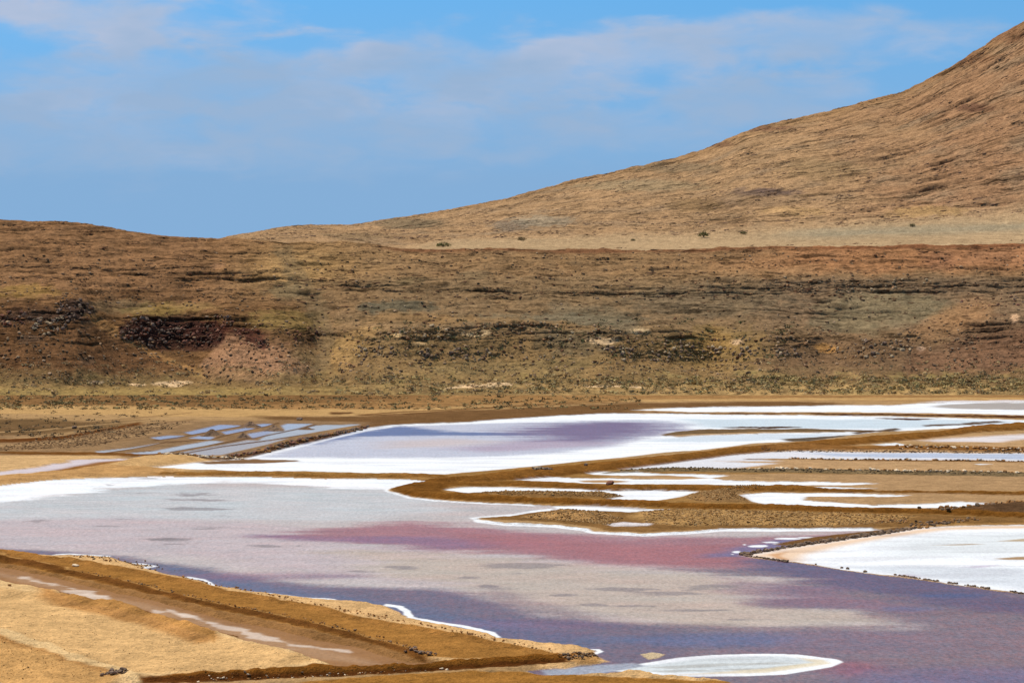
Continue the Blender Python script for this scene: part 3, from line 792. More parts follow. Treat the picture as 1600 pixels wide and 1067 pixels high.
# channel pan
CH = [(-700, 850), (0, 885), (67, 898), (135, 914), (236, 938), (337, 966), (439, 985), (540, 1008), (600, 1024), (640, 1034), (700, 1036), (640, 1044), (560, 1047), (540, 1046), (472, 1022), (375, 995), (270, 968), (172, 944), (72, 922), (0, 906), (-700, 870)]
ch = pond("whitish brown drainage channel between the foreground dike and the sand", CH, A(168, 124, 80), .12, .6)
region([(0, 893), (120, 920), (300, 962), (540, 1022), (620, 1040), (500, 1030), (300, 975), (130, 930), (0, 900)], A(182, 142, 102), 2, .2)
for pts in ([(54, 905), (90, 910), (105, 914), (60, 908)], [(98, 920), (114, 920), (165, 931), (160, 934), (115, 926)], [(110, 917), (140, 921), (165, 929), (150, 929)], [(232, 951), (250, 954), (245, 956)], [(255, 950), (300, 962), (290, 962)],
            [(300, 964), (350, 974), (420, 988), (480, 1003), (540, 1014), (545, 1018), (480, 1010), (440, 1007), (400, 996), (350, 981)], [(280, 958), (320, 967), (340, 973), (300, 966)], [(55, 906), (30, 901), (36, 900), (60, 905)], [(170, 938), (190, 943), (180, 943)], [(430, 1006), (470, 1012), (450, 1012)]):
    region([(x, y + 1.5) for x, y in pts], A(240, 218, 196), .8, .1, streak=4.5, alpha=.7)
# big sand bank, lower left
SB = [(-700, 866), (0, 908), (72, 922), (172, 945), (270, 970), (375, 997), (472, 1024), (540, 1048), (545, 1052), (371, 1066), (219, 1068), (100, 1110), (-600, 1200), (-600, 866)]
region(SB, A(250, 208, 146), .6, 0, 0, h=.55, hs=1.6, vary=.07)
region([(-700, 880), (0, 924), (74, 938), (152, 949), (236, 968), (327, 996), (420, 1018), (500, 1040), (380, 1062), (220, 1062), (190, 1056), (67, 1013), (0, 988), (-700, 950)], A(242, 196, 132), 1.5, vary=.10, add=-.45, hs=2.4)
region([(60, 925), (110, 936), (160, 947), (210, 957), (245, 967), (285, 981), (325, 994), (350, 1004), (310, 1006), (262, 992), (215, 975), (150, 962), (90, 950), (60, 938)], A(206, 152, 90), 2.0, vary=.5)  # near face of the ridge painted darker, shade put in to show relief
R3 = [(100, 934), (152, 945), (200, 954), (236, 963), (280, 978), (327, 990), (340, 998)]
ridge(R3, 2.5, 9, 1.7, None, A(206, 152, 86), vary=.55)
ic = new_id('earth_dike', "smooth pale sand berm crossing the lower left corner", 'sand berm', 'earth dikes between the salt pans', None, M_SAND)
ridge([(-700, 900), (0, 989), (67, 1014), (135, 1037), (192, 1057), (215, 1064)], 2.5, 9, 1.1, ic, A(252, 212, 150), vary=.07)
region([(-700, 935), (0, 1000), (67, 1024), (135, 1047), (185, 1062), (170, 1070), (120, 1054), (60, 1034), (0, 1014), (-700, 950)], A(206, 152, 90), 1.2, vary=.6)  # shade under the berm painted as a darker strip
region([(-600, 1010), (-700, 940), (0, 1008), (60, 1026), (130, 1050), (180, 1068), (150, 1200), (-600, 1300)], A(232, 180, 112), 2, vary=.14)
for pts in ([(62, 918), (72, 920), (110, 927), (130, 932), (172, 943), (168, 944), (110, 931), (66, 922)], [(170, 943), (200, 949), (270, 967), (330, 982), (375, 994), (372, 996), (270, 971), (180, 948)]):
    region(pts, A(120, 72, 30), .4, 0, 0)
# bottom dike
idb = new_id('earth_dike', "brown dike along the bottom edge with a darker near foot", 'earth dike', 'earth dikes between the salt pans', None, M_DIKE)
D2 = [(215, 1067), (280, 1066.5), (371, 1064), (439, 1060), (540, 1055), (631, 1050), (732, 1044), (820, 1040), (880, 1037), (925, 1034)]
region([(x, y - 8 * min(1, (x - 190) / 200)) for x, y in D2] + [(x, y) for x, y in D2[::-1]], A(150, 98, 40), .6, 0, idb, .85, 2.2, vary=.5)
region([(x, y - 2) for x, y in D2] + [(x, y + 3) for x, y in D2[::-1]], A(104, 62, 28), .8, 0, None, None, vary=.5)  # near foot of the bottom dike painted darker
region([(600, 1056), (740, 1050), (850, 1054), (1000, 1056), (1140, 1067), (1300, 1120), (500, 1120), (400, 1075), (500, 1066)], A(178, 126, 60), 1, 0, 0, vary=.12)
region([(940, 1054), (1002, 1050), (1026, 1056), (1070, 1060), (1138, 1066), (1080, 1066), (980, 1059), (900, 1056)], A(236, 192, 132), .5, 0, 0, h=.3, hs=.6, vary=.15)
region([(880, 1037), (905, 1030), (920, 1026), (940, 1032), (930, 1036), (900, 1040)], A(208, 160, 100), .5, 0, 0, h=.3, vary=.3)

# fine relief on everything that is not a pan
isp = np.zeros(_next[0], bool)
for i_, v_ in LABELS.items():
    isp[i_] = v_[4] == 'structure'
nonp = ~isp[ID]
near_k = np.clip(1.3 - Y / 420, 0.15, 1)
rip = fbm(X / 1.1 + nw1 * 2, Y / .55, 3, 31)
Z += np.where(nonp, (n3_ * .16 + rip * .13) * near_k, 0).astype(np.float32)
Z[isp[ID]] = np.minimum(Z[isp[ID]], .03)
far_drop = sst(800, 822, Y) * -1.5
Z += far_drop.astype(np.float32)

V = np.stack([X, Y, Z], 1)
r_, c_n = shape
ii = np.arange((r_ - 1) * (c_n - 1)); rr = ii // (c_n - 1); cc_ = ii % (c_n - 1)
q0 = rr * c_n + cc_
Q = np.stack([q0, q0 + c_n, q0 + c_n + 1, q0 + 1], 1)
fid = ID[q0]
FLOOR_Z = Z.reshape(shape)


def cut(faces):
    used = np.unique(faces)
    mp = np.full(N, -1, np.int64); mp[used] = np.arange(len(used))
    return used, mp[faces]


DIKE_OBJ = {}
LABELS[0] = ('ground', None, None, None, 'structure', M_SAND)
for i_ in sorted(LABELS):
    fs = Q[fid == i_]
    if len(fs) < 3: continue
    nm, lb, ct, gr, kd, mt = LABELS[i_]
    used, f2 = cut(fs)
    me = mesh_from(nm, V[used], f2, mt, {'Col': np.clip(Col[used], 0, .92), 'wet': Wet[used]})
    o = link(nm, me)
    tag(o, lb, ct, gr, kd)
    DIKE_OBJ[i_] = o


def floor_z(px, py):
    """height of the floor under a sighted ground point, and its position"""
    x, y = ground_pt(px, py)
    j = int(np.clip(np.interp(px, pxc, np.arange(NC)), 0, NC - 1))
    i = int(np.argmin(np.abs(Yr - y)))
    return float(x), float(y), float(FLOOR_Z[i, j])


def floor_h(x, y):
    px = 800 + F * x / (y * CP + H * SP)
    j = int(np.clip(np.interp(px, pxc, np.arange(NC)), 0, NC - 1))
    i = int(np.clip(np.interp(-y, -Yr, np.arange(len(Yr))), 0, len(Yr) - 1))
    return float(FLOOR_Z[i, j])


# far plain under everything, out to the horizon
pl = bpy.data.meshes.new('plain')
R_ = 9000
pl.from_pydata([(-R_, -R_, -2.5), (R_, -R_, -2.5), (R_, R_, -2.5), (-R_, R_, -2.5)], [], [(0, 1, 2, 3)])
at = pl.attributes.new('Col', 'FLOAT_COLOR', 'POINT')
at.data.foreach_set('color', [.28, .18, .09, 1] * 4)
pl.materials.append(M_SAND)
tag(link('plain', pl), kind='structure')

# ------------------------------------------------------------------ the hills
def itp(pairs, px):
    a = np.array(pairs, float)
    v = np.interp(px, a[:, 0], a[:, 1])
    k = np.hanning(23); k /= k.sum()
    return np.convolve(np.pad(v, 11, mode='edge'), k, 'valid')


def smooth_rows(a, n, times=2):
    for _ in range(times):
        p_ = np.pad(a, ((n, n), (0, 0)), mode='edge')
        c = np.cumsum(np.vstack([np.zeros((1, a.shape[1])), p_]), 0)
        s = (c[2 * n + 1:] - c[:-2 * n - 1]) / (2 * n + 1)
        s[0] = a[0]; s[-1] = a[-1]
        a = s
    return a


hpx = np.concatenate([-190 - 900 * np.linspace(1, 0, 24, endpoint=False) ** 1.6, np.linspace(-190, 1790, 990), 1790 + 900 * np.linspace(0, 1, 25)[1:] ** 1.6])
HC = len(hpx)


def gauss(x, c, s):
    return np.exp(-((x - c) / s) ** 2)


def sheet(knots, rows):
    """knots: list of (depth array, sighted-height array); rows: subdivisions of each span"""
    Yk = np.stack([k[0] for k in knots]); Pk = np.stack([k[1] for k in knots])
    Zk = z_at(Pk, Yk)
    ts = np.concatenate([np.linspace(i, i + 1, n, endpoint=False) for i, n in enumerate(rows)] + [[len(rows)]])
    i0 = np.minimum(ts.astype(int), len(rows) - 1); fr = (ts - i0)[:, None]
    return Yk[i0] * (1 - fr) + Yk[i0 + 1] * fr, Zk[i0] * (1 - fr) + Zk[i0 + 1] * fr, ts


one = np.ones(HC)
spur = (-42 * gauss(hpx, 40, 150) + 22 * gauss(hpx, 290, 70) - 16 * gauss(hpx, 430, 50) + 16 * gauss(hpx, 500, 30) - 24 * gauss(hpx, 610, 80)
        - 5 * gauss(hpx, 700, 40) - 16 * gauss(hpx, 960, 60) + 12 * gauss(hpx, 1110, 40) - 10 * gauss(hpx, 1200, 50) + 10 * gauss(hpx, 1290, 30) - 14 * gauss(hpx, 1380, 50) - 30 * gauss(hpx, 1640, 160))
foot = itp([(-190, 596), (0, 600), (200, 604), (350, 602), (600, 600), (900, 600), (1200, 600), (1600, 603), (1790, 603)], hpx)
ob = itp([(-190, 520), (0, 520), (60, 522), (120, 514), (180, 545), (240, 547), (300, 544), (360, 530), (420, 546), (480, 540), (540, 560), (620, 564), (700, 558), (800, 558), (900, 548), (1000, 562), (1100, 564), (1200, 558), (1300, 562), (1400, 562), (1500, 545), (1600, 545), (1790, 540)], hpx)
ot = itp([(-190, 470), (0, 474), (60, 474), (120, 462), (180, 508), (240, 490), (300, 488), (360, 487), (420, 508), (480, 508), (540, 532), (620, 510), (700, 506), (800, 502), (900, 506), (1000, 514), (1100, 516), (1200, 522), (1300, 532), (1400, 522), (1500, 500), (1600, 490), (1790, 480)], hpx)
bb = itp([(-190, 445), (0, 448), (120, 446), (180, 478), (300, 470), (420, 474), (540, 482), (700, 488), (900, 492), (1100, 494), (1250, 500), (1340, 508), (1420, 500), (1500, 482), (1600, 470), (1790, 465)], hpx)
cb = itp([(-190, 420), (0, 422), (300, 430), (540, 452), (800, 462), (1000, 468), (1200, 458), (1400, 460), (1600, 455), (1790, 450)], hpx)
ct_ = cb - itp([(-190, 12), (300, 14), (900, 14), (1200, 22), (1460, 22), (1790, 16)], hpx)
rim = itp([(-190, 337), (0, 340), (100, 344), (150, 349), (200, 358), (250, 366), (300, 371), (380, 373), (450, 376), (530, 375), (580, 380), (631, 389), (700, 387), (760, 386), (900, 389), (1070, 386), (1300, 383), (1600, 378), (1790, 374)], hpx)
p0 = np.full(HC, 533.5 + 0.0); p0 = 533.5 - F * np.tan(np.arctan((-.4 - H) / 800.) + PITCH) * one
kn = [(800 * one, p0), (848 * one + spur * .7, foot), (888 + spur, ob), (908 + spur * .9, ot), (952 + spur * .5, bb), (990 * one, cb), (999 * one, ct_), (1080 * one, rim), (1120 * one, rim + 9)]
hY, hZ, hts = sheet(kn, [46, 62, 64, 26, 40, 34, 60, 12])
hY = smooth_rows(hY, 3); hZ = smooth_rows(hZ, 3)
PXh = np.tile(hpx, (hY.shape[0], 1))


def finish_sheet(name, Yg, Zg, PXh, strat, paint, mat, period, gul, rowsflag=None, sc_loc=None, rockf=None, label=None, rough=1.0, crag=None):
    Xg = x_at(PXh, Yg, Zg)
    _, PYh = proj(Xg, Yg, Zg)
    T = np.linspace(0, 1, Yg.shape[0])[:, None] * np.ones_like(Yg)
    env = np.clip(sst(0, .10, T) * 1.0, 0, 1)
    base_S = strat.copy()
    # gullies running down the slope, roughness
    g = fbm(Xg / 26, Yg / 60, 4, 41, ridge=True) * gul
    Yg2 = Yg - g * env * 4
    Zg2 = Zg + env * (fbm(Xg / 9, Yg / 9, 5, 42, .6) * .9 + fbm(Xg / 38, Yg / 38, 3, 43) * 1.2) * rough
    S = base_S + fbm(Xg / 60, Yg / 60, 4, 44) * 2.2 + fbm(Xg / 7, Yg / 7, 3, 47) * .35
    loc = sc_loc if sc_loc is not None else 1.0
    brk = None
    if crag is not None:
        cm = crag(PXh, PYh)
        rg = fbm(Xg / 4.5, Zg / 3.2 + Yg / 9, 4, 48, .55, ridge=True)
        Yg2 -= cm * (rg * .95) ; Zg2 += cm * rg * .6
    rb = fbm(Xg / 1.7, (Yg + Zg * 2) / 1.7, 3, 49, .6)
    Yg2 += env * rb * .55 * rough; Zg2 += env * rb * .28 * rough
    for P_, amp, sd_ in ((period, .95, 51), (period * .43, .8, 52), (period * .2, .6, 53)):
        f = S / P_; fr = f - np.floor(f)
        am = np.clip(.28 + 1.7 * fbm(Xg / (P_ * 9), S / (P_ * 1.6), 4, sd_, .6), 0, 1) * amp
        if rockf is not None: am = am * rockf
        st = sst(.50, .92, fr)
        Zg2 += env * P_ * loc * am * (st - fr) * .8
        Yg2 += env * P_ * loc * am * (sst(.45, .75, fr) - fr) * -.9
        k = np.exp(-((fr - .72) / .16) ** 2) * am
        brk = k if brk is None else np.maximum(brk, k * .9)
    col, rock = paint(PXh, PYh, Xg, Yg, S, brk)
    if crag is not None: col = col * (1 - cm * np.clip(.05 - rg * .6, 0, .26))[..., None]  # recess shade painted into the crag crevices
    Xg2 = x_at(PXh, Yg2, Zg2)
    Vh = np.stack([Xg2.ravel(), Yg2.ravel(), Zg2.ravel()], 1)
    R, Cn = Yg.shape
    ii = np.arange((R - 1) * (Cn - 1)); q0 = (ii // (Cn - 1)) * Cn + ii % (Cn - 1)
    Qh = np.stack([q0, q0 + 1, q0 + Cn + 1, q0 + Cn], 1)
    me = mesh_from(name, Vh, Qh, mat, {'Col': np.clip(col.reshape(-1, 3), .01, .8), 'strat': S.ravel(), 'rock': rock.ravel()})
    o = link(name, me); tag(o, label, kind='structure')
    _, PYn = proj(Xg2, Yg2, Zg2)
    return Xg2, Yg2, Zg2, PYn


KH = .93


def B(r, g, b_):
    c = np.array(lin((r, g, b_)), np.float32) * KH
    if c[0] > c[2]: c[2] *= 1 - .12 * (c[0] - c[2]) / c[0]; c[1] *= 1 - .05 * (c[0] - c[2]) / c[0]
    return c


def blend(col, c, m):
    return col * (1 - m[..., None]) + np.asarray(c) * m[..., None]


def spots(col, PX_, PY_, nz, lst):
    for px, py, rx, ry, c, a in lst:
        d = np.sqrt(((PX_ - px) / rx) ** 2 + ((PY_ - py) / ry) ** 2) + nz * .55
        col = blend(col, B(*c), (1 - sst(.55, 1.15, d)) * a)
    return col


def area(PX_, PY_, pts, soft, wx, wy):
    """soft-edged inside mask of a polygon in sighted coordinates"""
    x = PX_ + wx; y = PY_ + wy
    d2 = np.full(x.shape, 1e9); ins = np.zeros(x.shape, bool); n = len(pts)
    for i in range(n):
        ax, ay = pts[i]; bx, by = pts[(i + 1) % n]
        ex, ey = bx - ax, by - ay
        t = np.clip(((x - ax) * ex + (y - ay) * ey) / (ex * ex + ey * ey + 1e-9), 0, 1)
        d2 = np.minimum(d2, (x - ax - t * ex) ** 2 + (y - ay - t * ey) ** 2)
        if ay != by: ins ^= ((ay > y) != (by > y)) & (x < ax + (y - ay) * ex / ey)
    d = np.where(ins, -np.sqrt(d2), np.sqrt(d2))
    return 1 - sst(-soft, soft, d)


WALL_AREAS = [
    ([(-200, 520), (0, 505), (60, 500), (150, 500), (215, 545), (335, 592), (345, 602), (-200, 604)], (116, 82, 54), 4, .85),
    ([(138, 486), (160, 498), (200, 524), (250, 552), (335, 588), (330, 594), (244, 559), (192, 533), (150, 508), (132, 494)], (166, 122, 76), 2.5, .75),  # highlight on the spur's right edge, painted as a lighter strip
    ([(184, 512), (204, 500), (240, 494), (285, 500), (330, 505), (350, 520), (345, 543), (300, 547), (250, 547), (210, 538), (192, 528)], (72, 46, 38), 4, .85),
    ([(330, 552), (345, 535), (356, 520), (372, 514), (396, 530), (425, 546), (470, 566), (505, 584), (420, 592), (330, 592), (312, 575)], (164, 122, 90), 5, .7),
    ([(364, 512), (384, 514), (400, 524), (420, 540), (418, 548), (398, 542), (376, 528), (362, 520)], (84, 52, 42), 2.5, .9),
    ([(425, 385), (452, 385), (480, 430), (512, 480), (522, 540), (512, 600), (486, 600), (496, 550), (486, 500), (452, 440)], (128, 106, 76), 6, .6),
    ([(1430, 545), (1480, 545), (1620, 505), (1800, 500), (1800, 600), (1400, 600)], (124, 90, 66), 8, .7),
    ([(1418, 518), (1470, 485), (1505, 464), (1560, 470), (1545, 500), (1480, 520), (1440, 532)], (160, 118, 80), 9, .55),
    ([(1265, 470), (1330, 455), (1430, 462), (1460, 478), (1420, 505), (1360, 522), (1300, 506)], (134, 114, 84), 8, .7),
    ([(640, 566), (700, 568), (860, 560), (940, 560), (900, 590), (700, 592)], (132, 112, 74), 7, .5),
    ([(520, 560), (545, 520), (570, 505), (600, 512), (560, 540), (545, 575), (520, 592)], (178, 138, 88), 5, .6),
    ([(1070, 520), (1110, 512), (1140, 520), (1150, 545), (1120, 556), (1090, 550)], (158, 122, 72), 5, .7),
    ([(560, 500), (600, 484), (700, 492), (860, 500), (960, 512), (900, 516), (760, 506), (640, 504)], (146, 112, 74), 4, .7),
    ([(860, 470), (960, 480), (1010, 500), (980, 520), (920, 505), (860, 490)], (118, 104, 80), 6, .6),
]


def paint_wall(PX_, PY_, Xg, Yg, S, brk):
    n1 = fbm(PX_ / 70, PY_ / 22, 5, 61); n2 = fbm(PX_ / 16, PY_ / 7, 4, 62); n0 = fbm(PX_ / 160, PY_ / 60, 3, 63)
    col = np.tile(B(150, 116, 80), PX_.shape + (1,)).reshape(PX_.shape + (3,)).copy()
    left = 1 - sst(330, 640, PX_ + n0 * 120)
    right = sst(1000, 1350, PX_ + n0 * 160)
    col = blend(col, B(138, 100, 68), left * .9)
    col = blend(col, B(164, 116, 78), right * (1 - sst(410, 440, PY_ + n1 * 14)))
    col = blend(col, B(176, 138, 88), gauss(PX_, 470, 90) * gauss(PY_, 420, 40) * .8)
    mid = sst(424, 440, PY_ + n1 * 8 - 8 * left)
    col = blend(col, B(138, 110, 78), mid * (1 - left) * .85)
    col = blend(col, B(130, 104, 78), mid * right * .8)
    low = sst(505, 540, PY_ + n1 * 14)
    col = blend(col, B(138, 108, 68), low * (1 - left) * .7)
    col = blend(col, B(116, 84, 54), sst(440, 500, PY_ + n1 * 20) * left)
    col = blend(col, B(118, 90, 66), low * right * .8)
    # patches
    col = spots(col, PX_, PY_, n2, [
        (40, 455, 60, 14, (150, 116, 66), .8), (60, 500, 120, 30, (108, 74, 52), .5), (110, 560, 120, 34, (118, 82, 54), .7), (245, 483, 70, 12, (140, 112, 64), .9), (300, 478, 50, 8, (160, 126, 80), .6),
        (400, 560, 70, 36, (158, 116, 84), .9), (450, 500, 70, 20, (146, 118, 70), .8), (480, 570, 40, 30, (140, 114, 76), .6), (540, 545, 40, 26, (164, 130, 82), .7), (620, 480, 70, 12, (100, 92, 72), .8),
        (700, 497, 180, 8, (136, 108, 74), .7), (860, 500, 150, 14, (112, 100, 78), .8), (900, 530, 70, 30, (112, 98, 74), .6), (1120, 545, 90, 40, (150, 120, 70), .5), (1100, 470, 160, 30, (112, 98, 76), .5),
        (1400, 480, 110, 26, (128, 114, 86), .8), (1320, 505, 60, 18, (126, 112, 84), .6), (1500, 500, 50, 26, (156, 116, 78), .4), (1560, 550, 90, 60, (116, 86, 64), .8), (1540, 400, 120, 18, (156, 110, 80), .35),
        (1470, 410, 30, 16, (150, 104, 74), .6), (280, 515, 85, 22, (84, 56, 42), .8), (240, 520, 46, 20, (60, 40, 34), .8), (330, 520, 50, 20, (92, 52, 42), .8), (385, 525, 36, 12, (104, 62, 48), .8), (60, 500, 70, 20, (82, 62, 50), .8), (120, 485, 30, 20, (76, 58, 50), .8),
        (745, 521, 26, 5, (218, 182, 134), 1), (940, 533, 26, 6, (224, 186, 140), .9), (996, 516, 18, 5, (220, 184, 136), .9), (1290, 545, 22, 8, (178, 130, 76), .9), (620, 524, 10, 3, (214, 176, 124), .9), (655, 537, 14, 3, (196, 160, 112), .8), (1150, 534, 12, 7, (206, 168, 128), .8), (1440, 543, 8, 5, (204, 166, 134), .9), (1586, 496, 8, 7, (214, 170, 130), .9),
        (45, 528, 22, 9, (120, 116, 106), .9), (135, 508, 14, 9, (128, 118, 96), .8), (135, 562, 12, 8, (118, 112, 98), .9), (190, 478, 60, 14, (120, 102, 74), .5), (640, 437, 26, 6, (120, 100, 70), .7),
        (450, 455, 40, 14, (118, 104, 76), .6), (740, 430, 30, 10, (124, 106, 78), .5), (340, 415, 14, 4, (200, 150, 112), .3)])
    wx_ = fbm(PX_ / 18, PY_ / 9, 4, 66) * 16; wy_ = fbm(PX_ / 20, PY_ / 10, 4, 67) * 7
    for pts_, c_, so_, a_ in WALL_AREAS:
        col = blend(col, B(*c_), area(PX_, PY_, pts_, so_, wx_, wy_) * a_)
    # green scrub ground
    gr = sst(568, 596, PY_ + n1 * 16)
    col = blend(col, B(136, 108, 70), gr * .8)
    gs = np.clip(n1 * 1.6 + n2 * .8, 0, 1)
    col = blend(col, B(146, 128, 76), gs * sst(570, 585, PY_) * .8 * (0.35 + .65 * right))
    yl = sst(599, 605, PY_ + n2 * 3) * sst(650, 1100, PX_)
    col = blend(col, B(178, 142, 92), yl * np.clip(.6 + n2, .1, 1))
    col = blend(col, B(150, 122, 74), sst(598, 610, PY_ + n1 * 8) * left)
    for px, py, rx, ry in ((150, 597, 14, 2.2), (270, 597, 36, 4.5), (215, 600, 16, 2), (730, 604, 46, 2.5), (780, 601, 26, 3), (960, 604, 60, 1.8)):
        d = np.sqrt(((PX_ - px) / rx) ** 2 + ((PY_ - py) / ry) ** 2) + n2 * .4
        col = blend(col, B(222, 184, 138), (1 - sst(.7, 1.05, d)) * .95)
    fine = fbm(Xg / 1.6, S / .6, 3, 64)
    run = fbm(PX_ / 7 + n1 * 3, PY_ / 45, 4, 68, .6) * sst(395, 430, PY_)
    pt = np.clip(fbm(PX_ / 34, PY_ / 12, 5, 69, .6), -1, 1)
    col = col * (1 + .22 * n2 + .16 * n0 + .18 * fine + .16 * run + .16 * pt)[..., None]
    col = col * np.stack([1 + .05 * pt, 1 + 0 * pt, 1 - .07 * pt], -1)
    # the rim lip and dark ledges
    lip = gauss(PY_, np.interp(PX_[0], hpx, rim)[None, :] + 4, 3) * sst(560, 640, PX_)
    col = blend(col, B(112, 66, 44), lip * .7)
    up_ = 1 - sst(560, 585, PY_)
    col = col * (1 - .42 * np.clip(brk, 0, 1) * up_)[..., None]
    rock = np.clip(up_ * (.9 + .3 * n1) * (1 - .45 * gauss(PY_, 500, 14) * (1 - left)), .12, 1)
    rock = rock * np.where((PY_ > 535), .6, 1)
    return col, rock


D, Bs, Mr, Ru = ['dark'], ['basalt'], ['maroon'], ['rust']
OUTCROPS = [
    ("dark purple rocks at the far left on the near spur, lower of two clusters", 0, 46, 484, 513, D + Mr, 46),
    ("dark broken rock face below the crest of the left spur", 46, 108, 494, 522, D + Bs, 50),
    ("black rocks on the right shoulder of the left spur", 88, 145, 464, 504, D, 46),
    ("black recessed cliff in the hollow behind the left spur", 188, 282, 497, 542, D + D + Mr, 90, 1.4, 4.2),
    ("maroon crumbling cliff right of the black hollow", 278, 345, 503, 543, Mr + Mr + D, 70, 1.2, 3.4),
    ("dark knob above the pink scree on the left", 336, 366, 491, 510, D + Mr, 24),
    ("maroon rib slanting down over the pink scree", 362, 420, 514, 545, Mr, 30, 1.0, 2.8, 'strip'),
    ("brown crumbly rocks right of the pink scree", 449, 503, 510, 536, Ru + Mr, 34, 1, 2.6),
    ("dark grey crag low on the slope, leftmost below the green hollow", 552, 620, 538, 563, Bs + D, 56, 1.2, 3.4),
    ("reddish rock cap above the leftmost low grey crag", 548, 596, 524, 540, Ru + Bs, 26, 1, 2.4),
    ("wide grey boulder field under the long ledge", 615, 728, 508, 534, Bs + Bs + Ru, 90, 1, 3),
    ("small round grey crag between two larger crags", 656, 684, 547, 561, Bs + D, 20),
    ("dark crag tapering right, low in the middle slope", 700, 776, 544, 564, Bs + D, 56),
    ("long thin dark ledge crossing the middle slope", 720, 880, 504, 514, Bs + Ru, 80, .9, 2.2, 'strip'),
    ("scattered grey rocks low on the slope, just right of centre", 818, 868, 553, 565, Bs, 24, .8, 2.2),
    ("grey rocks left of the pale sandy scar", 850, 916, 522, 540, Bs + Ru, 44, .9, 2.6),
    ("dark ridge rising right above the pale sandy scar", 915, 972, 512, 532, Bs + D + Ru, 40, .9, 2.6, 'blob'),
    ("largest grey boulder crag with a round pinkish rock in it", 946, 1132, 532, 566, Bs + Bs + D, 150, 1.2, 3.6),
    ("small dark crag below the ochre bank", 1144, 1176, 544, 557, D + Bs, 20),
    ("low dark crag midway between the big grey crag and the right one", 1210, 1260, 544, 560, D + Bs, 32),
    ("rusty rocks on the ochre bank above the low dark crag", 1228, 1300, 512, 536, Ru + Bs, 36, .9, 2.4),
    ("jagged dark crag rising to the right, low right slope", 1306, 1422, 530, 562, D + Bs, 100, 1.2, 3.8),
    ("dark ledge stub above the jagged right crag", 1406, 1440, 512, 520, D + Ru, 16, .8, 1.8, 'strip'),
    ("long broken grey cliff band high on the right wall", 1228, 1466, 437, 455, Bs + Bs + Ru, 70, 1, 3.2, 'strip'),
    ("thin grey rock band left of the high cliff band", 1070, 1220, 435, 442, Bs + Ru, 30, .8, 2.2, 'strip'),
    ("brown rocks low near the right edge", 1462, 1532, 522, 543, Ru + Mr, 44, .9, 2.4),
    ("dark reddish rocks high at the right edge", 1500, 1600, 458, 486, Mr + Ru + D, 70, .9, 2.8),
    ("grey rubble on the high slope left of centre", 560, 690, 470, 482, Bs, 50, .7, 1.8, 'strip'),
]


def crag_mask(PX_, PY_):
    m = np.zeros(PX_.shape); wob = fbm(PX_ / 16, PY_ / 6, 4, 85, .6) * 1.3
    for o in OUTCROPS:
        cx, cy, rx, ry = (o[1] + o[2]) / 2, (o[3] + o[4]) / 2, (o[2] - o[1]) / 2 + 1, (o[4] - o[3]) / 2 + 1
        d = np.sqrt(((PX_ - cx) / rx) ** 2 + ((PY_ - cy - 2.5 * np.sin(PX_ / 9.0)) / ry) ** 2) + wob
        m = np.maximum(m, (1 - sst(.45, 1.05, d)) * (.5 if o[3] < 460 else 1.0))
    return m


band = np.clip(1 - .85 * sst(512, 556, proj(x_at(PXh, hY, hZ), hY, hZ)[1]), 0.05, 1)
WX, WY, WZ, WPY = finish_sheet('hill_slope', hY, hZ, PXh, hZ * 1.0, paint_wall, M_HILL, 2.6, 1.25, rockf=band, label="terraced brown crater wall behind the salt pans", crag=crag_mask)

# mountain behind
pb = itp([(-190, 420), (250, 420), (340, 392), (400, 379), (500, 377), (560, 379), (631, 386), (700, 379), (800, 376), (900, 375), (1000, 372), (1100, 371), (1200, 366), (1300, 360), (1400, 353), (1500, 346), (1600, 340), (1790, 326)], hpx)
sk = itp([(-190, 430), (200, 425), (300, 384), (350, 371), (430, 356), (480, 350), (545, 351), (600, 342), (700, 327), (800, 307), (890, 281), (1000, 257), (1100, 233), (1170, 199), (1230, 184), (1290, 172), (1415, 139), (1475, 105), (1550, 60), (1600, 30), (1700, -40), (1790, -95)], hpx)
mk = [(1070 * one, rim + 14), (1096 * one, np.maximum(rim + .6, pb + 1)), (1310 * one, pb), (1500 * one, pb * .62 + sk * .38), (1900 * one, sk), (2120 * one, sk + 40)]
mY, mZ, mts = sheet(mk, [6, 34, 100, 170, 10])
mY = smooth_rows(mY, 3); mZ = smooth_rows(mZ, 3)
tt = np.clip((mts - 2) / 2, 0, 1.05)[:, None] * np.ones_like(mY)
zb = z_at(pb, 1310.); zs = z_at(sk, 1900.)
frac = (mZ - zb[None, :]) / np.maximum(zs - zb, 6)[None, :]
S_m = frac * 120
loc = np.clip((zs - zb) / 120, .12, 1.4)[None, :] * np.ones_like(mY)


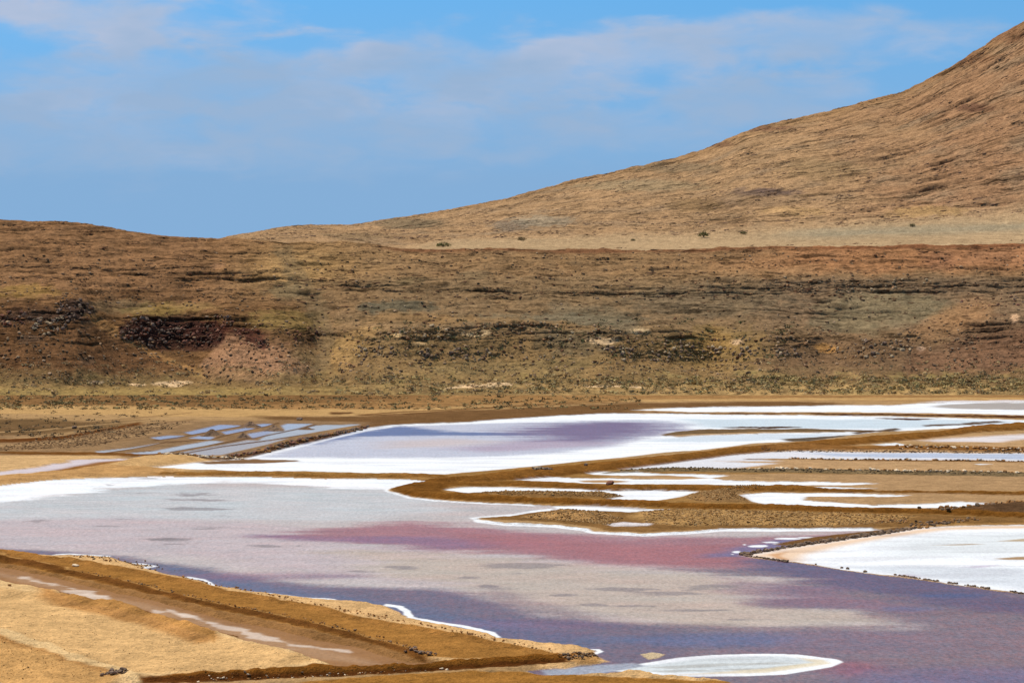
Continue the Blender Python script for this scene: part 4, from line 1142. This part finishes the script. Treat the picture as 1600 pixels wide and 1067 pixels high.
def paint_mount(PX_, PY_, Xg, Yg, S, brk):
    n1 = fbm(PX_ / 90, S / 10, 5, 71); n2 = fbm(PX_ / 18, S / 2.2, 4, 72); n0 = fbm(PX_ / 200, PY_ / 60, 3, 73)
    col = np.tile(B(172, 135, 97), PX_.shape + (1,)).reshape(PX_.shape + (3,)).copy()
    col = blend(col, B(158, 116, 84), sst(1250, 1500, PX_ + n0 * 200) * .7)
    col = blend(col, B(148, 122, 94), np.clip(n1 * 1.8, 0, 1) * .8)
    col = blend(col, B(150, 112, 74), gauss(frac[:, :], 1.0, .10) * .7)
    plat = (1 - sst(-.02, .10, frac + n2 * .03)) * sst(600, 700, PX_)
    col = blend(col, B(170, 140, 104), plat)
    pg = gauss(PY_, 365 - (PX_ - 1300) * .035, 8) * sst(1150, 1300, PX_) * plat
    col = blend(col, B(150, 132, 104), pg)
    col = spots(col, PX_, PY_, n2, [(800, 353, 40, 12, (124, 108, 90), .8), (850, 345, 60, 10, (160, 142, 116), .7), (640, 350, 60, 12, (120, 104, 80), .7), (560, 370, 60, 8, (128, 106, 78), .6), (1195, 300, 60, 7, (104, 84, 76), .85), (1120, 318, 40, 10, (128, 100, 76), .7), (1180, 312, 80, 14, (132, 106, 80), .5), (1180, 200, 80, 5, (122, 88, 66), .8), (1120, 226, 30, 5, (122, 88, 66), .7), (1500, 90, 60, 10, (136, 96, 68), .7), (1570, 55, 40, 14, (136, 96, 68), .7), (1350, 250, 60, 8, (140, 108, 80), .5), (1240, 330, 60, 8, (190, 150, 100), .5), (1090, 320, 50, 12, (140, 110, 74), .6),
                                    (1520, 168, 30, 8, (104, 72, 56), .8), (1140, 345, 40, 8, (140, 108, 76), .6), (1290, 265, 80, 20, (148, 120, 84), .5), (1450, 330, 70, 10, (176, 138, 88), .6), (1060, 262, 80, 8, (128, 110, 84), .6), (1000, 290, 120, 10, (150, 132, 100), .5)])
    fine = fbm(Xg / 2.6, S / .9, 3, 74)
    col = col * (1 + .20 * n2 + .12 * n0 + .16 * fine)[..., None]
    sl = 1 - plat
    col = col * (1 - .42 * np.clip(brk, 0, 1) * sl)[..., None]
    rock = np.clip(sl * (.8 + .5 * n1), .04, 1)
    return col, rock


rk_m = sst(-.02, .12, frac)
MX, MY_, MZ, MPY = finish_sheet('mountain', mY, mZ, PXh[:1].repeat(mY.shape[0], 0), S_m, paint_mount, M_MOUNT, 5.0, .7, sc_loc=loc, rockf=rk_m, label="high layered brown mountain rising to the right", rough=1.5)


def wall_pt(px, py):
    j = int(np.clip(round(np.interp(px, hpx, np.arange(HC))), 0, HC - 1))
    c = WPY[:, j]
    i = int(np.argmin(np.abs(c[:440] - py)))
    # first row (nearest) that reaches the sighted height
    k = np.where(c[:440] <= py)[0]
    if len(k): i = int(k[0])
    return Vector((float(WX[i, j]), float(WY[i, j]), float(WZ[i, j])))


def mount_pt(px, py):
    j = int(np.clip(round(np.interp(px, hpx, np.arange(HC))), 0, HC - 1))
    c = MPY[8:, j]; k = np.where(c <= py)[0]
    i = 8 + (int(k[0]) if len(k) else 0)
    return Vector((float(MX[i, j]), float(MY_[i, j]), float(MZ[i, j])))


# ------------------------------------------------------------------ rocks
import bmesh


def rock_mesh(name, seed, mat, sub=2, flat=.75):
    bm = bmesh.new()
    bmesh.ops.create_icosphere(bm, subdivisions=sub, radius=.5)
    r = random.Random(seed)
    ax = [Vector((r.gauss(0, 1), r.gauss(0, 1), r.gauss(0, 1))).normalized() for _ in range(7)]
    cuts = [r.uniform(.28, .42) for _ in ax]
    for v in bm.verts:
        for a, c in zip(ax, cuts):
            d = v.co.dot(a)
            if d > c: v.co -= a * (d - c)
        v.co *= r.uniform(.9, 1.1)
        v.co.z *= flat
    me = bpy.data.meshes.new(name)
    bm.to_mesh(me); bm.free()
    if mat: me.materials.append(mat)
    return me


def rocks_of(mat, n, s0):
    return [rock_mesh('boulder', s0 + i, mat) for i in range(n)]


M_BASALT = plain_mat('basalt', lin((170, 144, 110)), .4, 1.2)
M_DARK = plain_mat('dark_rock', lin((124, 100, 82)), .4, 1.2)
M_MAROON = plain_mat('maroon_rock', lin((132, 88, 68)), .4, 1.2)
M_RUST = plain_mat('rust_rock', lin((166, 122, 84)), .35, 1.2)
M_STONE = plain_mat('wall_stone', lin((118, 94, 72)), .4, 3)
M_PALE = plain_mat('pale_stone', lin((226, 196, 158)), .2, 3)
M_CLOD = plain_mat('clod', lin((158, 110, 64)), .35, 3)
SETS = {k: rocks_of(m, 6, 10 * i) for i, (k, m) in enumerate((('basalt', M_BASALT), ('dark', M_DARK), ('maroon', M_MAROON), ('rust', M_RUST), ('stone', M_STONE), ('pale', M_PALE), ('clod', M_CLOD)))}


def outcrop(label, px0, px1, y0, y1, kinds, n, smin=1.2, smax=3.4, shape='blob', group='rock outcrops on the crater wall'):
    r = random.Random(int(px0 * 7 + y0))
    base = wall_pt((px0 + px1) / 2, y1)
    root = empty('rock_outcrop', base)
    tag(root, label, 'rock outcrop', group)
    smin *= .38; smax *= .56; n = min(290, int(n * (2.4 if px1 < 520 else 1.5)))
    for k in range(n):
        u = r.random() * 2 - 1
        v = (r.random() * 2 - 1) * math.sqrt(max(0, 1 - u * u)) if shape == 'blob' else r.random() * 2 - 1
        px = (px0 + px1) / 2 + u * (px1 - px0) / 2
        py = (y0 + y1) / 2 + v * (y1 - y0) / 2 + 2.5 * math.sin(px / 9.0)
        if float(pn(np.array([px / 11.]), np.array([py / 6.]), 86)[0]) < r.uniform(-.35, .12): continue
        p = wall_pt(px, py)
        s = smin + (smax - smin) * r.random() ** 3.2
        o = bpy.data.objects.new('boulder', r.choice(SETS[r.choice(kinds)]))
        COL.objects.link(o); o.parent = root
        o.location = p - base + Vector((0, -s * .12, s * .08))
        o.rotation_euler = (r.uniform(-.5, .5), r.uniform(-.5, .5), r.uniform(0, 6.28))
        o.scale = (s * r.uniform(.8, 1.4), s, s * r.uniform(.8, 1.3))


for oc in OUTCROPS: outcrop(*oc)


def joined_rocks(name, pts, sizes, cols, seed, mat_attr, parent=None, sub=1):
    """many small stones as one mesh"""
    bm = bmesh.new(); bmesh.ops.create_icosphere(bm, subdivisions=sub, radius=.5)
    tv = np.array([v.co[:] for v in bm.verts]); tf = np.array([[v.index for v in f.verts] for f in bm.faces]); bm.free()
    r = np.random.RandomState(seed)
    n = len(pts)
    jit = 1 + r.uniform(-.28, .28, (n, len(tv), 1))
    a = r.rand(n) * 6.28; ca, sa = np.cos(a), np.sin(a)
    P = tv[None] * jit
    sx_ = sizes[:, None] * r.uniform(.8, 1.5, (n, 1)); sy_ = sizes[:, None] * r.uniform(.8, 1.2, (n, 1)); sz_ = sizes[:, None] * r.uniform(.5, .9, (n, 1))
    Px = P[..., 0] * sx_; Py = P[..., 1] * sy_; Pz = P[..., 2] * sz_
    VX = Px * ca[:, None] - Py * sa[:, None] + pts[:, 0:1]; VY = Px * sa[:, None] + Py * ca[:, None] + pts[:, 1:2]; VZ = Pz + pts[:, 2:3]
    Vv = np.stack([VX.ravel(), VY.ravel(), VZ.ravel()], 1)
    Ff = (tf[None] + (np.arange(n) * len(tv))[:, None, None]).reshape(-1, 3)
    cv = np.repeat(cols, len(tv), axis=0)
    me = mesh_from(name, Vv, Ff, mat_attr, {'Col': cv, 'wet': np.zeros(len(Vv))}, smooth=False)
    return link(name, me, parent)


M_GRIT = earth_mat('grit', .2, .3, (1., 3., 9.), .05)


def scatter_wall(n, box, smin, smax, cols, seed, name, bias=None):
    r = np.random.RandomState(seed)
    pts, sz, cl = [], [], []
    while len(pts) < n:
        px = r.uniform(box[0], box[1]); py = r.uniform(box[2], box[3])
        if bias and r.rand() > bias(px, py): continue
        p = wall_pt(px, py); s = smin + (smax - smin) * r.rand() ** 4
        pts.append((p.x, p.y, p.z + s * .1)); sz.append(s); cl.append(B(*cols[r.randint(len(cols))]) * r.uniform(.7, 1.2))
    return joined_rocks(name, np.array(pts), np.array(sz), np.array(cl), seed, M_GRIT)


def low_bias(px, py):
    return .25 + .75 * math.exp(-((py - 555) / 30) ** 2) * (.5 + .5 * math.sin(px / 57.) ** 2)


o = scatter_wall(6500, (-60, 1660, 395, 600), .35, 1.5, [(128, 106, 82), (106, 86, 68), (150, 120, 90), (184, 150, 116), (118, 84, 62)], 5, 'loose_rocks', low_bias)
tag(o, "loose rocks strewn over the crater wall", kind='stuff')


def slabs(n, pick, seed, name, label, cols, smin, smax, slope):
    """thin broken rock ledges following the bedding, standing a little out of the slope"""
    r = np.random.RandomState(seed)
    bm = bmesh.new(); bmesh.ops.create_icosphere(bm, subdivisions=1, radius=.5)
    tv = np.array([v.co[:] for v in bm.verts]); tf = np.array([[v.index for v in f.verts] for f in bm.faces]); bm.free()
    Vs, Cs = [], []
    while len(Vs) < n:
        q = pick(r)
        if q is None: continue
        p, px, py = q
        s = smin + (smax - smin) * r.rand() ** 3; L = s * r.uniform(1.3, 6.0)
        v = tv * (1 + r.uniform(-.3, .3, (len(tv), 1)))
        v = v * np.array([L, s * 1.2, s * .8])
        v[:, 2] += v[:, 0] * slope(px, py) * r.uniform(.6, 1.3)
        Vs.append(v + np.array(p)); Cs.append(np.tile(B(*cols[r.randint(len(cols))]) * r.uniform(.7, 1.2), (len(tv), 1)))
    Vv = np.concatenate(Vs); Ff = (tf[None] + (np.arange(n) * len(tv))[:, None, None]).reshape(-1, 3)
    o = link(name, mesh_from(name, Vv, Ff, M_GRIT, {'Col': np.concatenate(Cs), 'wet': np.zeros(len(Vv))}, smooth=False))
    tag(o, label, kind='stuff')


def pick_mount(r):
    px = r.uniform(380, 1700); t = r.rand()
    j = int(np.interp(px, hpx, np.arange(HC))); y0 = float(pb[j]) - 4; y1 = float(sk[j]) + 1
    if y0 - y1 < 12: return None
    py = y0 + (y1 - y0) * t
    a = float(pn(np.array([px / 60.]), np.array([t * 9.]), 88)[0]) + .5 * float(pn(np.array([px / 16.]), np.array([t * 40.]), 89)[0])
    if a < .10 + r.uniform(-.25, .25) or r.rand() > (y0 - y1) / 260 + .15: return None
    return mount_pt(px, py), px, t


def mount_slope(px, t):
    g_ = float(np.interp(px + 25, hpx, sk) - np.interp(px - 25, hpx, sk)) / -50
    return g_ * t * .8 + .10


def pick_wall(r):
    px = r.uniform(-80, 1680); py = r.uniform(346, 530)
    if py < np.interp(px, hpx, rim) + 3: return None
    a = float(pn(np.array([px / 80.]), np.array([py / 7.]), 90)[0]) + .5 * float(pn(np.array([px / 20.]), np.array([py / 3.]), 91)[0])
    if a < .12 + r.uniform(-.25, .25) or (py > 470 and r.rand() > .35): return None
    return wall_pt(px, py), px, py


slabs(7500, pick_mount, 301, 'ledge_rocks', "broken dark ledges across the tilted layers of the mountain", [(158, 122, 92), (146, 114, 92), (168, 130, 94), (132, 104, 84)], .2, 1.0, mount_slope)
slabs(7000, pick_wall, 302, 'ledge_rocks', "thin broken ledges along the upper crater wall", [(138, 102, 72), (122, 90, 68), (152, 114, 80), (112, 78, 58)], .14, .75, lambda px, py: .04 * math.sin(px / 90.))

# ------------------------------------------------------------------ vegetation
def leaf_blob(n, r, seed, flat=.6, leaf=.22):
    """leaf-sized triangles spread through a flattened crown"""
    g = np.random.RandomState(seed)
    d = g.normal(size=(n, 3)); d /= np.linalg.norm(d, axis=1)[:, None]
    rad = g.uniform(.35, 1, (n, 1)) ** .6
    lump = 1 + .3 * np.sin(d[:, :1] * 5 + seed) * np.cos(d[:, 1:2] * 4)
    c = d * rad * lump; c[:, 2] = np.abs(c[:, 2]) * flat + .05
    t = g.normal(size=(n, 3, 3)) * leaf
    return ((c[:, None, :] + t) * r).reshape(-1, 3)


def veg_mat(name):
    m, b, p = base_mat(name)
    b.l(attr(b, 'Col'), p.inputs['Base Color'])
    p.inputs['Roughness'].default_value = .8; p.inputs['Specular IOR Level'].default_value = .15
    return m


M_LEAF = veg_mat('scrub_leaves')
M_TWIG = plain_mat('bark', lin((92, 74, 54)), .3, 5)


def scrub(n, sampler, cols, seed, name, label, rmin, rmax, tri=16):
    g = np.random.RandomState(seed)
    tm = [leaf_blob(tri, 1, k + seed, .55, .26) for k in range(10)]
    Vs, Cs = [], []
    for k in range(n):
        q = sampler(g)
        if q is None: continue
        s = rmin + (rmax - rmin) * g.rand() ** 2.5
        t = tm[g.randint(10)]; a = g.rand() * 6.28
        v = np.stack([(t[:, 0] * math.cos(a) - t[:, 1] * math.sin(a)) * s * g.uniform(1, 1.8), (t[:, 0] * math.sin(a) + t[:, 1] * math.cos(a)) * s, t[:, 2] * s], 1) + np.array(q)[None]
        Vs.append(v)
        c = B(*cols[g.randint(len(cols))]) * g.uniform(.65, 1.2)
        Cs.append(np.tile(c, (len(v), 1)))
    Vv = np.concatenate(Vs); Ff = np.arange(len(Vv)).reshape(-1, 3)
    o = link(name, mesh_from(name, Vv, Ff, M_LEAF, {'Col': np.concatenate(Cs)}, smooth=False))
    tag(o, label, kind='stuff')


def samp_wall(px0, px1, y0, y1, thr=-.1, sk_=1.0):
    def f(g):
        px = px0 + (px1 - px0) * g.rand() ** sk_; py = g.uniform(y0, y1)
        nn = float(pn(np.array([px / 45.]), np.array([py / 9.]), 81)[0])
        if nn < thr + g.uniform(-.2, .2): return None
        p = wall_pt(px, py); return (p.x, p.y, p.z - .05)
    return f


def samp_floor(px0, px1, y0, y1, thr=-.1, sk_=1.0):
    def f(g):
        px = px0 + (px1 - px0) * g.rand() ** sk_; py = g.uniform(y0, y1)
        nn = float(pn(np.array([px / 50.]), np.array([py / 5.]), 82)[0])
        if nn < thr + g.uniform(-.2, .2): return None
        return floor_z(px, py)
    return f


GR = [(190, 164, 112), (196, 168, 114), (174, 146, 104), (194, 158, 112), (168, 134, 96)]
scrub(4200, samp_wall(-80, 1680, 566, 617), GR, 91, 'scrub', "low olive scrub along the foot of the crater wall", .25, 1.15)
scrub(1500, samp_wall(450, 1680, 590, 616, -.4, .55), [(180, 158, 100), (188, 160, 104), (164, 140, 94)], 92, 'yellow_scrub', "yellow green scrub line behind the far salt strip", .5, 1.6)
scrub(900, samp_wall(520, 1250, 500, 566, .05), [(108, 104, 62), (120, 106, 70)], 93, 'dry_scrub', "sparse dry scrub between the grey crags", .4, 1.4)
scrub(1600, samp_floor(-80, 1000, 619, 641, -.25, 1.7), [(158, 132, 84), (140, 118, 76), (178, 146, 92), (144, 130, 80)], 94, 'salt_scrub', "flat brown scrub on the plain at the left", .3, 1.2)
scrub(500, samp_floor(-80, 260, 645, 684, .0), [(136, 110, 76), (118, 98, 68)], 95, 'dry_tufts', "dry tufts on the dark ground at the left edge", .25, .8)


def shrub(label, px, py, wpx, hpx_, col, seed, on='mount'):
    p = mount_pt(px, py) if on == 'mount' else wall_pt(px, py)
    wm = wpx / F * p.y / 2; hm = hpx_ / F * p.y
    root = empty('shrub', p); tag(root, label, 'shrub', 'lone shrubs on the sandy shelf')
    v = leaf_blob(520, 1, seed, 1.0, .085); v[:, 0] *= wm; v[:, 1] *= wm; v[:, 2] = v[:, 2] * hm * .8 + hm * .12
    g = np.random.RandomState(seed)
    cc = np.repeat(B(*col)[None] * g.uniform(.6, 1.25, (len(v) // 3, 1)), 3, axis=0)
    link('crown', mesh_from('crown', v, np.arange(len(v)).reshape(-1, 3), M_LEAF, {'Col': cc}, smooth=False), root)
    bm = bmesh.new()
    for k in range(5):
        a = k * 1.26 + seed; r0, r1 = .16, .05
        b0 = Vector((0, 0, -.2)); b1 = Vector((math.cos(a) * wm * .5, math.sin(a) * wm * .5, hm * .6))
        side = (b1 - b0).normalized().orthogonal().normalized(); s2 = (b1 - b0).normalized().cross(side)
        ra = [bm.verts.new(b0 + (side * math.cos(t) + s2 * math.sin(t)) * r0) for t in (0, 1.57, 3.14, 4.71)]
        rb = [bm.verts.new(b1 + (side * math.cos(t) + s2 * math.sin(t)) * r1) for t in (0, 1.57, 3.14, 4.71)]
        for q in range(4): bm.faces.new((ra[q], ra[(q + 1) % 4], rb[(q + 1) % 4], rb[q]))
    me = bpy.data.meshes.new('trunk'); bm.to_mesh(me); bm.free(); me.materials.append(M_TWIG)
    link('trunk', me, root)


shrub("largest olive shrub on the sandy shelf, right of centre", 1099, 371, 17, 9, (118, 112, 62), 1)
shrub("flat green shrub at the left end of the sandy shelf, by the rim", 693, 386, 24, 8, (126, 118, 66), 2)
shrub("small shrub to the right of the largest one on the shelf", 1161, 368, 12, 5, (128, 118, 70), 3)
shrub("low brown shrub where the shelf meets the mountain, left of centre", 815, 376, 14, 6, (140, 118, 78), 4)
shrub("tiny shrub on the shelf left of the largest one", 990, 377, 8, 4, (120, 110, 70), 5)
shrub("lone shrub on the grey shelf nearest the right edge", 1425, 357, 11, 5, (122, 112, 76), 6)


# ------------------------------------------------------------------ spoil heaps
def heap(label, px, py, wpx, hpx_, col, seed):
    x, y, z = floor_z(px, py)
    R = wpx / F * y / 2; hh = hpx_ / F * y * 1.05
    nr, na = 14, 40
    Vv = [(0, 0, hh)]
    for i in range(1, nr + 1):
        for j in range(na):
            a = j / na * 2 * math.pi; t = i / nr
            rr_ = R * t * (1 + .12 * math.sin(a * 3 + seed) + .06 * math.sin(a * 7 + seed * 2))
            zz = hh * (1 - t) ** 1.15 * (1 + .12 * math.sin(a * 5 + t * 6 + seed)) - (.25 if i == nr else 0)
            Vv.append((rr_ * math.cos(a), rr_ * .9 * math.sin(a), zz))
    Vv = np.array(Vv)
    n_ = fbm(Vv[:, 0] / .9 + seed * 9, Vv[:, 1] / .9, 3, 99)
    Vv[:, 2] += n_ * .22
    Ff = []
    for j in range(na):
        Ff.append((0, 1 + j, 1 + (j + 1) % na))
    for i in range(nr - 1):
        for j in range(na):
            a = 1 + i * na + j; b = 1 + i * na + (j + 1) % na
            Ff.append((a, a + na, b + na)); Ff.append((a, b + na, b))
    cl = A(*col)[None] * (1 + .35 * n_[:, None])
    me = mesh_from('spoil_heap', Vv, np.array(Ff), M_DIKE, {'Col': cl})
    o = link('spoil_heap', me); o.location = (x, y, z - .05)
    tag(o, label, 'earth heap', 'spoil heaps between the small pans')


heap("grey brown spoil heap farthest back among the blue pans", 391, 667, 32, 8, (150, 122, 98), 1)
heap("broad spoil heap standing in the blue puddles at left", 331, 681, 40, 10, (158, 128, 100), 2)
heap("low spoil heap below the two blue pans", 380, 685, 24, 8, (152, 124, 100), 3)
heap("pale rounded spoil heap right of the farthest one", 428, 673, 36, 9, (156, 128, 102), 4)
heap("tiny flat mound of spoil on the long pale pan", 479, 671, 30, 4, (140, 112, 88), 5)

# ------------------------------------------------------------------ stone wall round the white pan, individual stones
def stone_line(root_label, name, cat, line, n, smin, smax, kinds, seed, spread=.35, rise=.3, group=None, pile=.25, gaps=None):
    r = random.Random(seed)
    p = np.array(line, float); gx, gy = ground_pt(p[:, 0], p[:, 1])
    seg = np.hypot(np.diff(gx), np.diff(gy)); cum = np.concatenate([[0], np.cumsum(seg)])
    b0 = floor_z(*line[0])
    root = empty(name, b0); tag(root, root_label, cat, group)
    for k in range(n):
        t = r.random()
        if gaps and any(a < t < b for a, b in gaps): continue
        d = t * cum[-1]
        x = np.interp(d, cum, gx); y = np.interp(d, cum, gy)
        x += r.gauss(0, spread); y += r.gauss(0, spread * 1.3)
        s = smin + (smax - smin) * r.random() ** 1.7
        o = bpy.data.objects.new('stone', r.choice(SETS[r.choice(kinds)]))
        COL.objects.link(o); o.parent = root
        o.location = Vector((x, y, floor_h(x, y) + s * .12 + r.random() * rise * pile)) - root.location
        o.rotation_euler = (r.uniform(-.4, .4), r.uniform(-.4, .4), r.uniform(0, 6.28)); o.scale = (s * 1.3, s, s)


stone_line("dark dry stone wall along the far side of the white pan, from its pointed tip", 'stone_wall', 'stone wall', [(1163, 867), (1229, 855.5), (1296, 846), (1381, 833.5), (1431, 826)], 290, .2, .72, ['stone', 'dark', 'stone'], 5, .22, .5)
stone_line("thin row of stones from the pointed tip along the near side of the white pan", 'stone_row', 'stone row', [(1163, 868), (1195, 872.5), (1230, 878)], 60, .2, .45, ['stone', 'dark'], 6, .12, .08)
stone_line("low broken stone curb at the near right shore of the white pan", 'stone_curb', 'stone curb', [(1402, 898.5), (1433, 903.5), (1465, 908), (1499, 913), (1541, 919), (1600, 927.5)], 170, .2, .42, ['dark', 'stone'], 7, .10, .08, gaps=((.18, .22), (.34, .42), (.5, .55), (.74, .9)))
stone_line("rough stones on the bank just beyond the corner of the white pan", 'stone_row', 'stone row', [(1431, 825), (1460, 820), (1482, 817.5), (1520, 812)], 120, .15, .6, ['stone', 'clod'], 8, .6, .3)
stone_line("scattered dark stones on the mud above the salt inlet", 'stone_row', 'stone row', [(1364, 819), (1400, 815), (1420, 819)], 50, .15, .5, ['clod', 'stone'], 9, .6, .2)
stone_line("pale stones lining the grey row across the tan pans", 'stone_row', 'stone row', [(1170, 736), (1280, 736.5), (1400, 739), (1600, 743)], 120, .3, .9, ['pale', 'clod', 'pale'], 10, .6, .5)
stone_line("pale stones along the low brown bank", 'stone_row', 'stone row', [(1230, 718), (1400, 720), (1600, 722)], 110, .3, .8, ['pale', 'clod', 'stone'], 11, .5, .3)
stone_line("orange stones along the reddish bank by the pale water strip", 'stone_row', 'stone row', [(1400, 702), (1500, 703), (1600, 706)], 140, .3, .9, ['pale', 'clod', 'clod'], 12, .9, .4)
stone_line("dark rubble crowning the bank at the right edge", 'rubble_row', 'rubble', [(1465, 800), (1520, 795), (1570, 790), (1620, 787)], 230, .2, .85, ['stone', 'clod', 'clod'], 13, 1.6, .6)
stone_line("rubble stones piled on the leaning dark dike", 'rubble_row', 'rubble', [(350, 716), (400, 709), (430, 701), (470, 691), (520, 680.5), (570, 669)], 290, .4, 1.1, ['stone', 'clod', 'maroon', 'dark'], 14, .7, .9)
stone_line("rubble stones below the small pans, left of the leaning dike", 'rubble_row', 'rubble', [(255, 710), (300, 713), (340, 717), (372, 717)], 150, .3, .8, ['clod', 'stone', 'pale'], 15, .6, .5)
stone_line("small dark rubble heap at the left start of the stony row", 'rubble_pile', 'rubble', [(838, 741), (848, 740), (860, 741)], 40, .3, .8, ['dark', 'basalt'], 16, .5, .5)
stone_line("dark clods crowning the foreground dike beside the channel", 'clod_row', 'clods', [(135, 899), (236, 921), (337, 946), (439, 966), (530, 985), (597, 1006), (640, 1018)], 210, .07, .26, ['clod', 'stone', 'clod'], 17, .35, .6)
stone_line("crumbly clods on the rutted shoreline dike", 'clod_row', 'clods', [(287, 905), (378, 925), (530, 956), (699, 989), (800, 1010), (870, 1026)], 220, .08, .28, ['clod'], 18, .3, .65)
stone_line("pebbles on the sandy point by the white rim", 'pebble_patch', 'pebbles', [(120, 872), (150, 873), (190, 880), (240, 889)], 150, .08, .3, ['clod', 'stone', 'dark'], 19, 1.0, .3)
stone_line("dark broken rocks at the foot of the sand berm, bottom left", 'rubble_pile', 'rubble', [(163, 1063), (178, 1062), (194, 1060)], 50, .12, .4, ['dark', 'stone'], 20, .25, .5)
stone_line("stones and debris along the dark foot of the bottom dike", 'rubble_row', 'rubble', [(300, 1066), (440, 1061), (600, 1053), (660, 1049)], 110, .06, .24, ['clod', 'stone', 'clod', 'pale'], 21, .35, .1)
stone_line("crumbled rocks at the right end of the bottom dike", 'rubble_pile', 'rubble', [(885, 1035), (905, 1031), (925, 1029)], 60, .12, .4, ['clod', 'stone'], 22, .4, .4)
stone_line("broken dark slab rocks at the end of the clod topped dike", 'rubble_pile', 'rubble', [(640, 1022), (652, 1024), (672, 1027)], 50, .12, .45, ['dark', 'clod'], 23, .3, .5)


def lone_rock(label, px, py, s, kind, seed, z=.3):
    o = bpy.data.objects.new('rock', SETS[kind][seed % 6]); COL.objects.link(o)
    x, y, zz = floor_z(px, py); o.location = (x, y, zz + s * .2); o.scale = (s * 1.3, s, s * .9); o.rotation_euler = (0, 0, seed)
    tag(o, label, 'rock')


lone_rock("dark reddish rock wedged in the middle dike", 953, 763, 1.5, 'maroon', 1)
lone_rock("single black rock on the main causeway edge", 915, 735, .9, 'dark', 2)
lone_rock("pale boulder with a dark top on the foreground dike", 118, 889, .7, 'pale', 3)
lone_rock("pinkish white stone on the bottom dike, left of a pair", 690, 1048, .35, 'pale', 4)
lone_rock("pinkish white stone on the bottom dike, right of a pair", 698, 1049, .3, 'pale', 5)
lone_rock("lone dark stone on the near white shore, left of the curb", 1315, 887.5, .4, 'dark', 1)
lone_rock("larger dark stone on the near white shore", 1324, 889, .5, 'dark', 2)
lone_rock("dark stone on the white shore closest to the curb", 1352, 893.5, .45, 'stone', 3)
lone_rock("tiny dark stone on the white shore, farthest from the curb", 1275, 882.5, .3, 'stone', 4)
lone_rock("black rock on the dark ground at the left edge", 116, 670, 1.4, 'dark', 5)
lone_rock("dark rock at the junction of sand and channel, left of the small pans", 219, 716, .9, 'dark', 0)
lone_rock("large dark stone on the mud bar right of centre, far", 468, 657, 1.4, 'dark', 3)
lone_rock("dark stone lying on the pale sand bank edge", 15, 922, .4, 'clod', 1)


def rubble_stuff(name, label, poly, n, smin, smax, cols, seed):
    g = np.random.RandomState(seed)
    P_ = np.array(poly, float); pts, sz, cl = [], [], []
    while len(pts) < n:
        px = g.uniform(P_[:, 0].min(), P_[:, 0].max()); py = g.uniform(P_[:, 1].min(), P_[:, 1].max())
        ins = False
        for i in range(len(P_)):
            x1, y1 = P_[i]; x2, y2 = P_[(i + 1) % len(P_)]
            if (y1 > py) != (y2 > py) and px < x1 + (py - y1) * (x2 - x1) / (y2 - y1): ins = not ins
        if not ins: continue
        s = smin + (smax - smin) * g.rand() ** 3
        x, y, z = floor_z(px, py)
        pts.append((x, y, z + s * .05)); sz.append(s); cl.append(A(*cols[g.randint(len(cols))]) * g.uniform(.7, 1.15))
    o = joined_rocks(name, np.array(pts), np.array(sz), np.array(cl), seed, M_GRIT)
    tag(o, label, kind='stuff')


TC = [(208, 164, 106), (180, 138, 86), (146, 106, 64), (220, 180, 124)]
rubble_stuff('gravel', "coarse gravel on the sandy bank right of centre", [(1000, 801), (1060, 797), (1300, 804), (1430, 809), (1400, 818), (1300, 824), (1127, 823), (1060, 824), (1010, 818)], 6760, .08, .38, TC, 1)
rubble_stuff('gravel', "gravel on the pointed spit", [(815, 811), (860, 800), (940, 801), (975, 812), (950, 822), (900, 817)], 2860, .08, .38, TC, 2)
rubble_stuff('gravel', "gravel patch in the salt pan between the dikes", [(735, 771), (800, 769.5), (945, 770.5), (975, 775), (945, 779), (820, 776)], 2860, .08, .38, TC, 3)
rubble_stuff('gravel', "gravel at the head of the two lobed salt pan", [(1070, 780), (1090, 770), (1180, 761), (1200, 765), (1150, 772), (1170, 784), (1100, 785)], 1950, .08, .38, TC, 4)
rubble_stuff('gravel', "gravel along the grey stony row", [(950, 737), (1060, 733), (1620, 741), (1620, 745), (1060, 737)], 1800, .15, .55, [(150, 128, 96), (172, 146, 108), (120, 100, 76)], 5)
rubble_stuff('gravel', "gravel along the pale water strip", [(1190, 704), (1620, 705), (1620, 709), (1190, 706)], 1000, .15, .5, [(120, 100, 80), (146, 118, 88)], 6)
rubble_stuff('gravel', "small stones on the furrowed ground at the left", [(-40, 704), (60, 688), (200, 666), (300, 659), (240, 676), (150, 698), (0, 706)], 2600, .12, .6, [(150, 118, 84), (120, 92, 66), (196, 158, 112)], 7)
rubble_stuff('pebbles', "pebbles on the foreground sand", [(-60, 925), (170, 950), (500, 1040), (200, 1064), (0, 1000)], 900, .03, .13, [(170, 120, 70), (130, 86, 48), (228, 190, 140)], 8)
rubble_stuff('pebbles', "pebbles below the sand berm", [(-60, 995), (0, 1002), (190, 1064), (-60, 1075)], 900, .03, .14, [(160, 110, 60), (110, 70, 38)], 9)
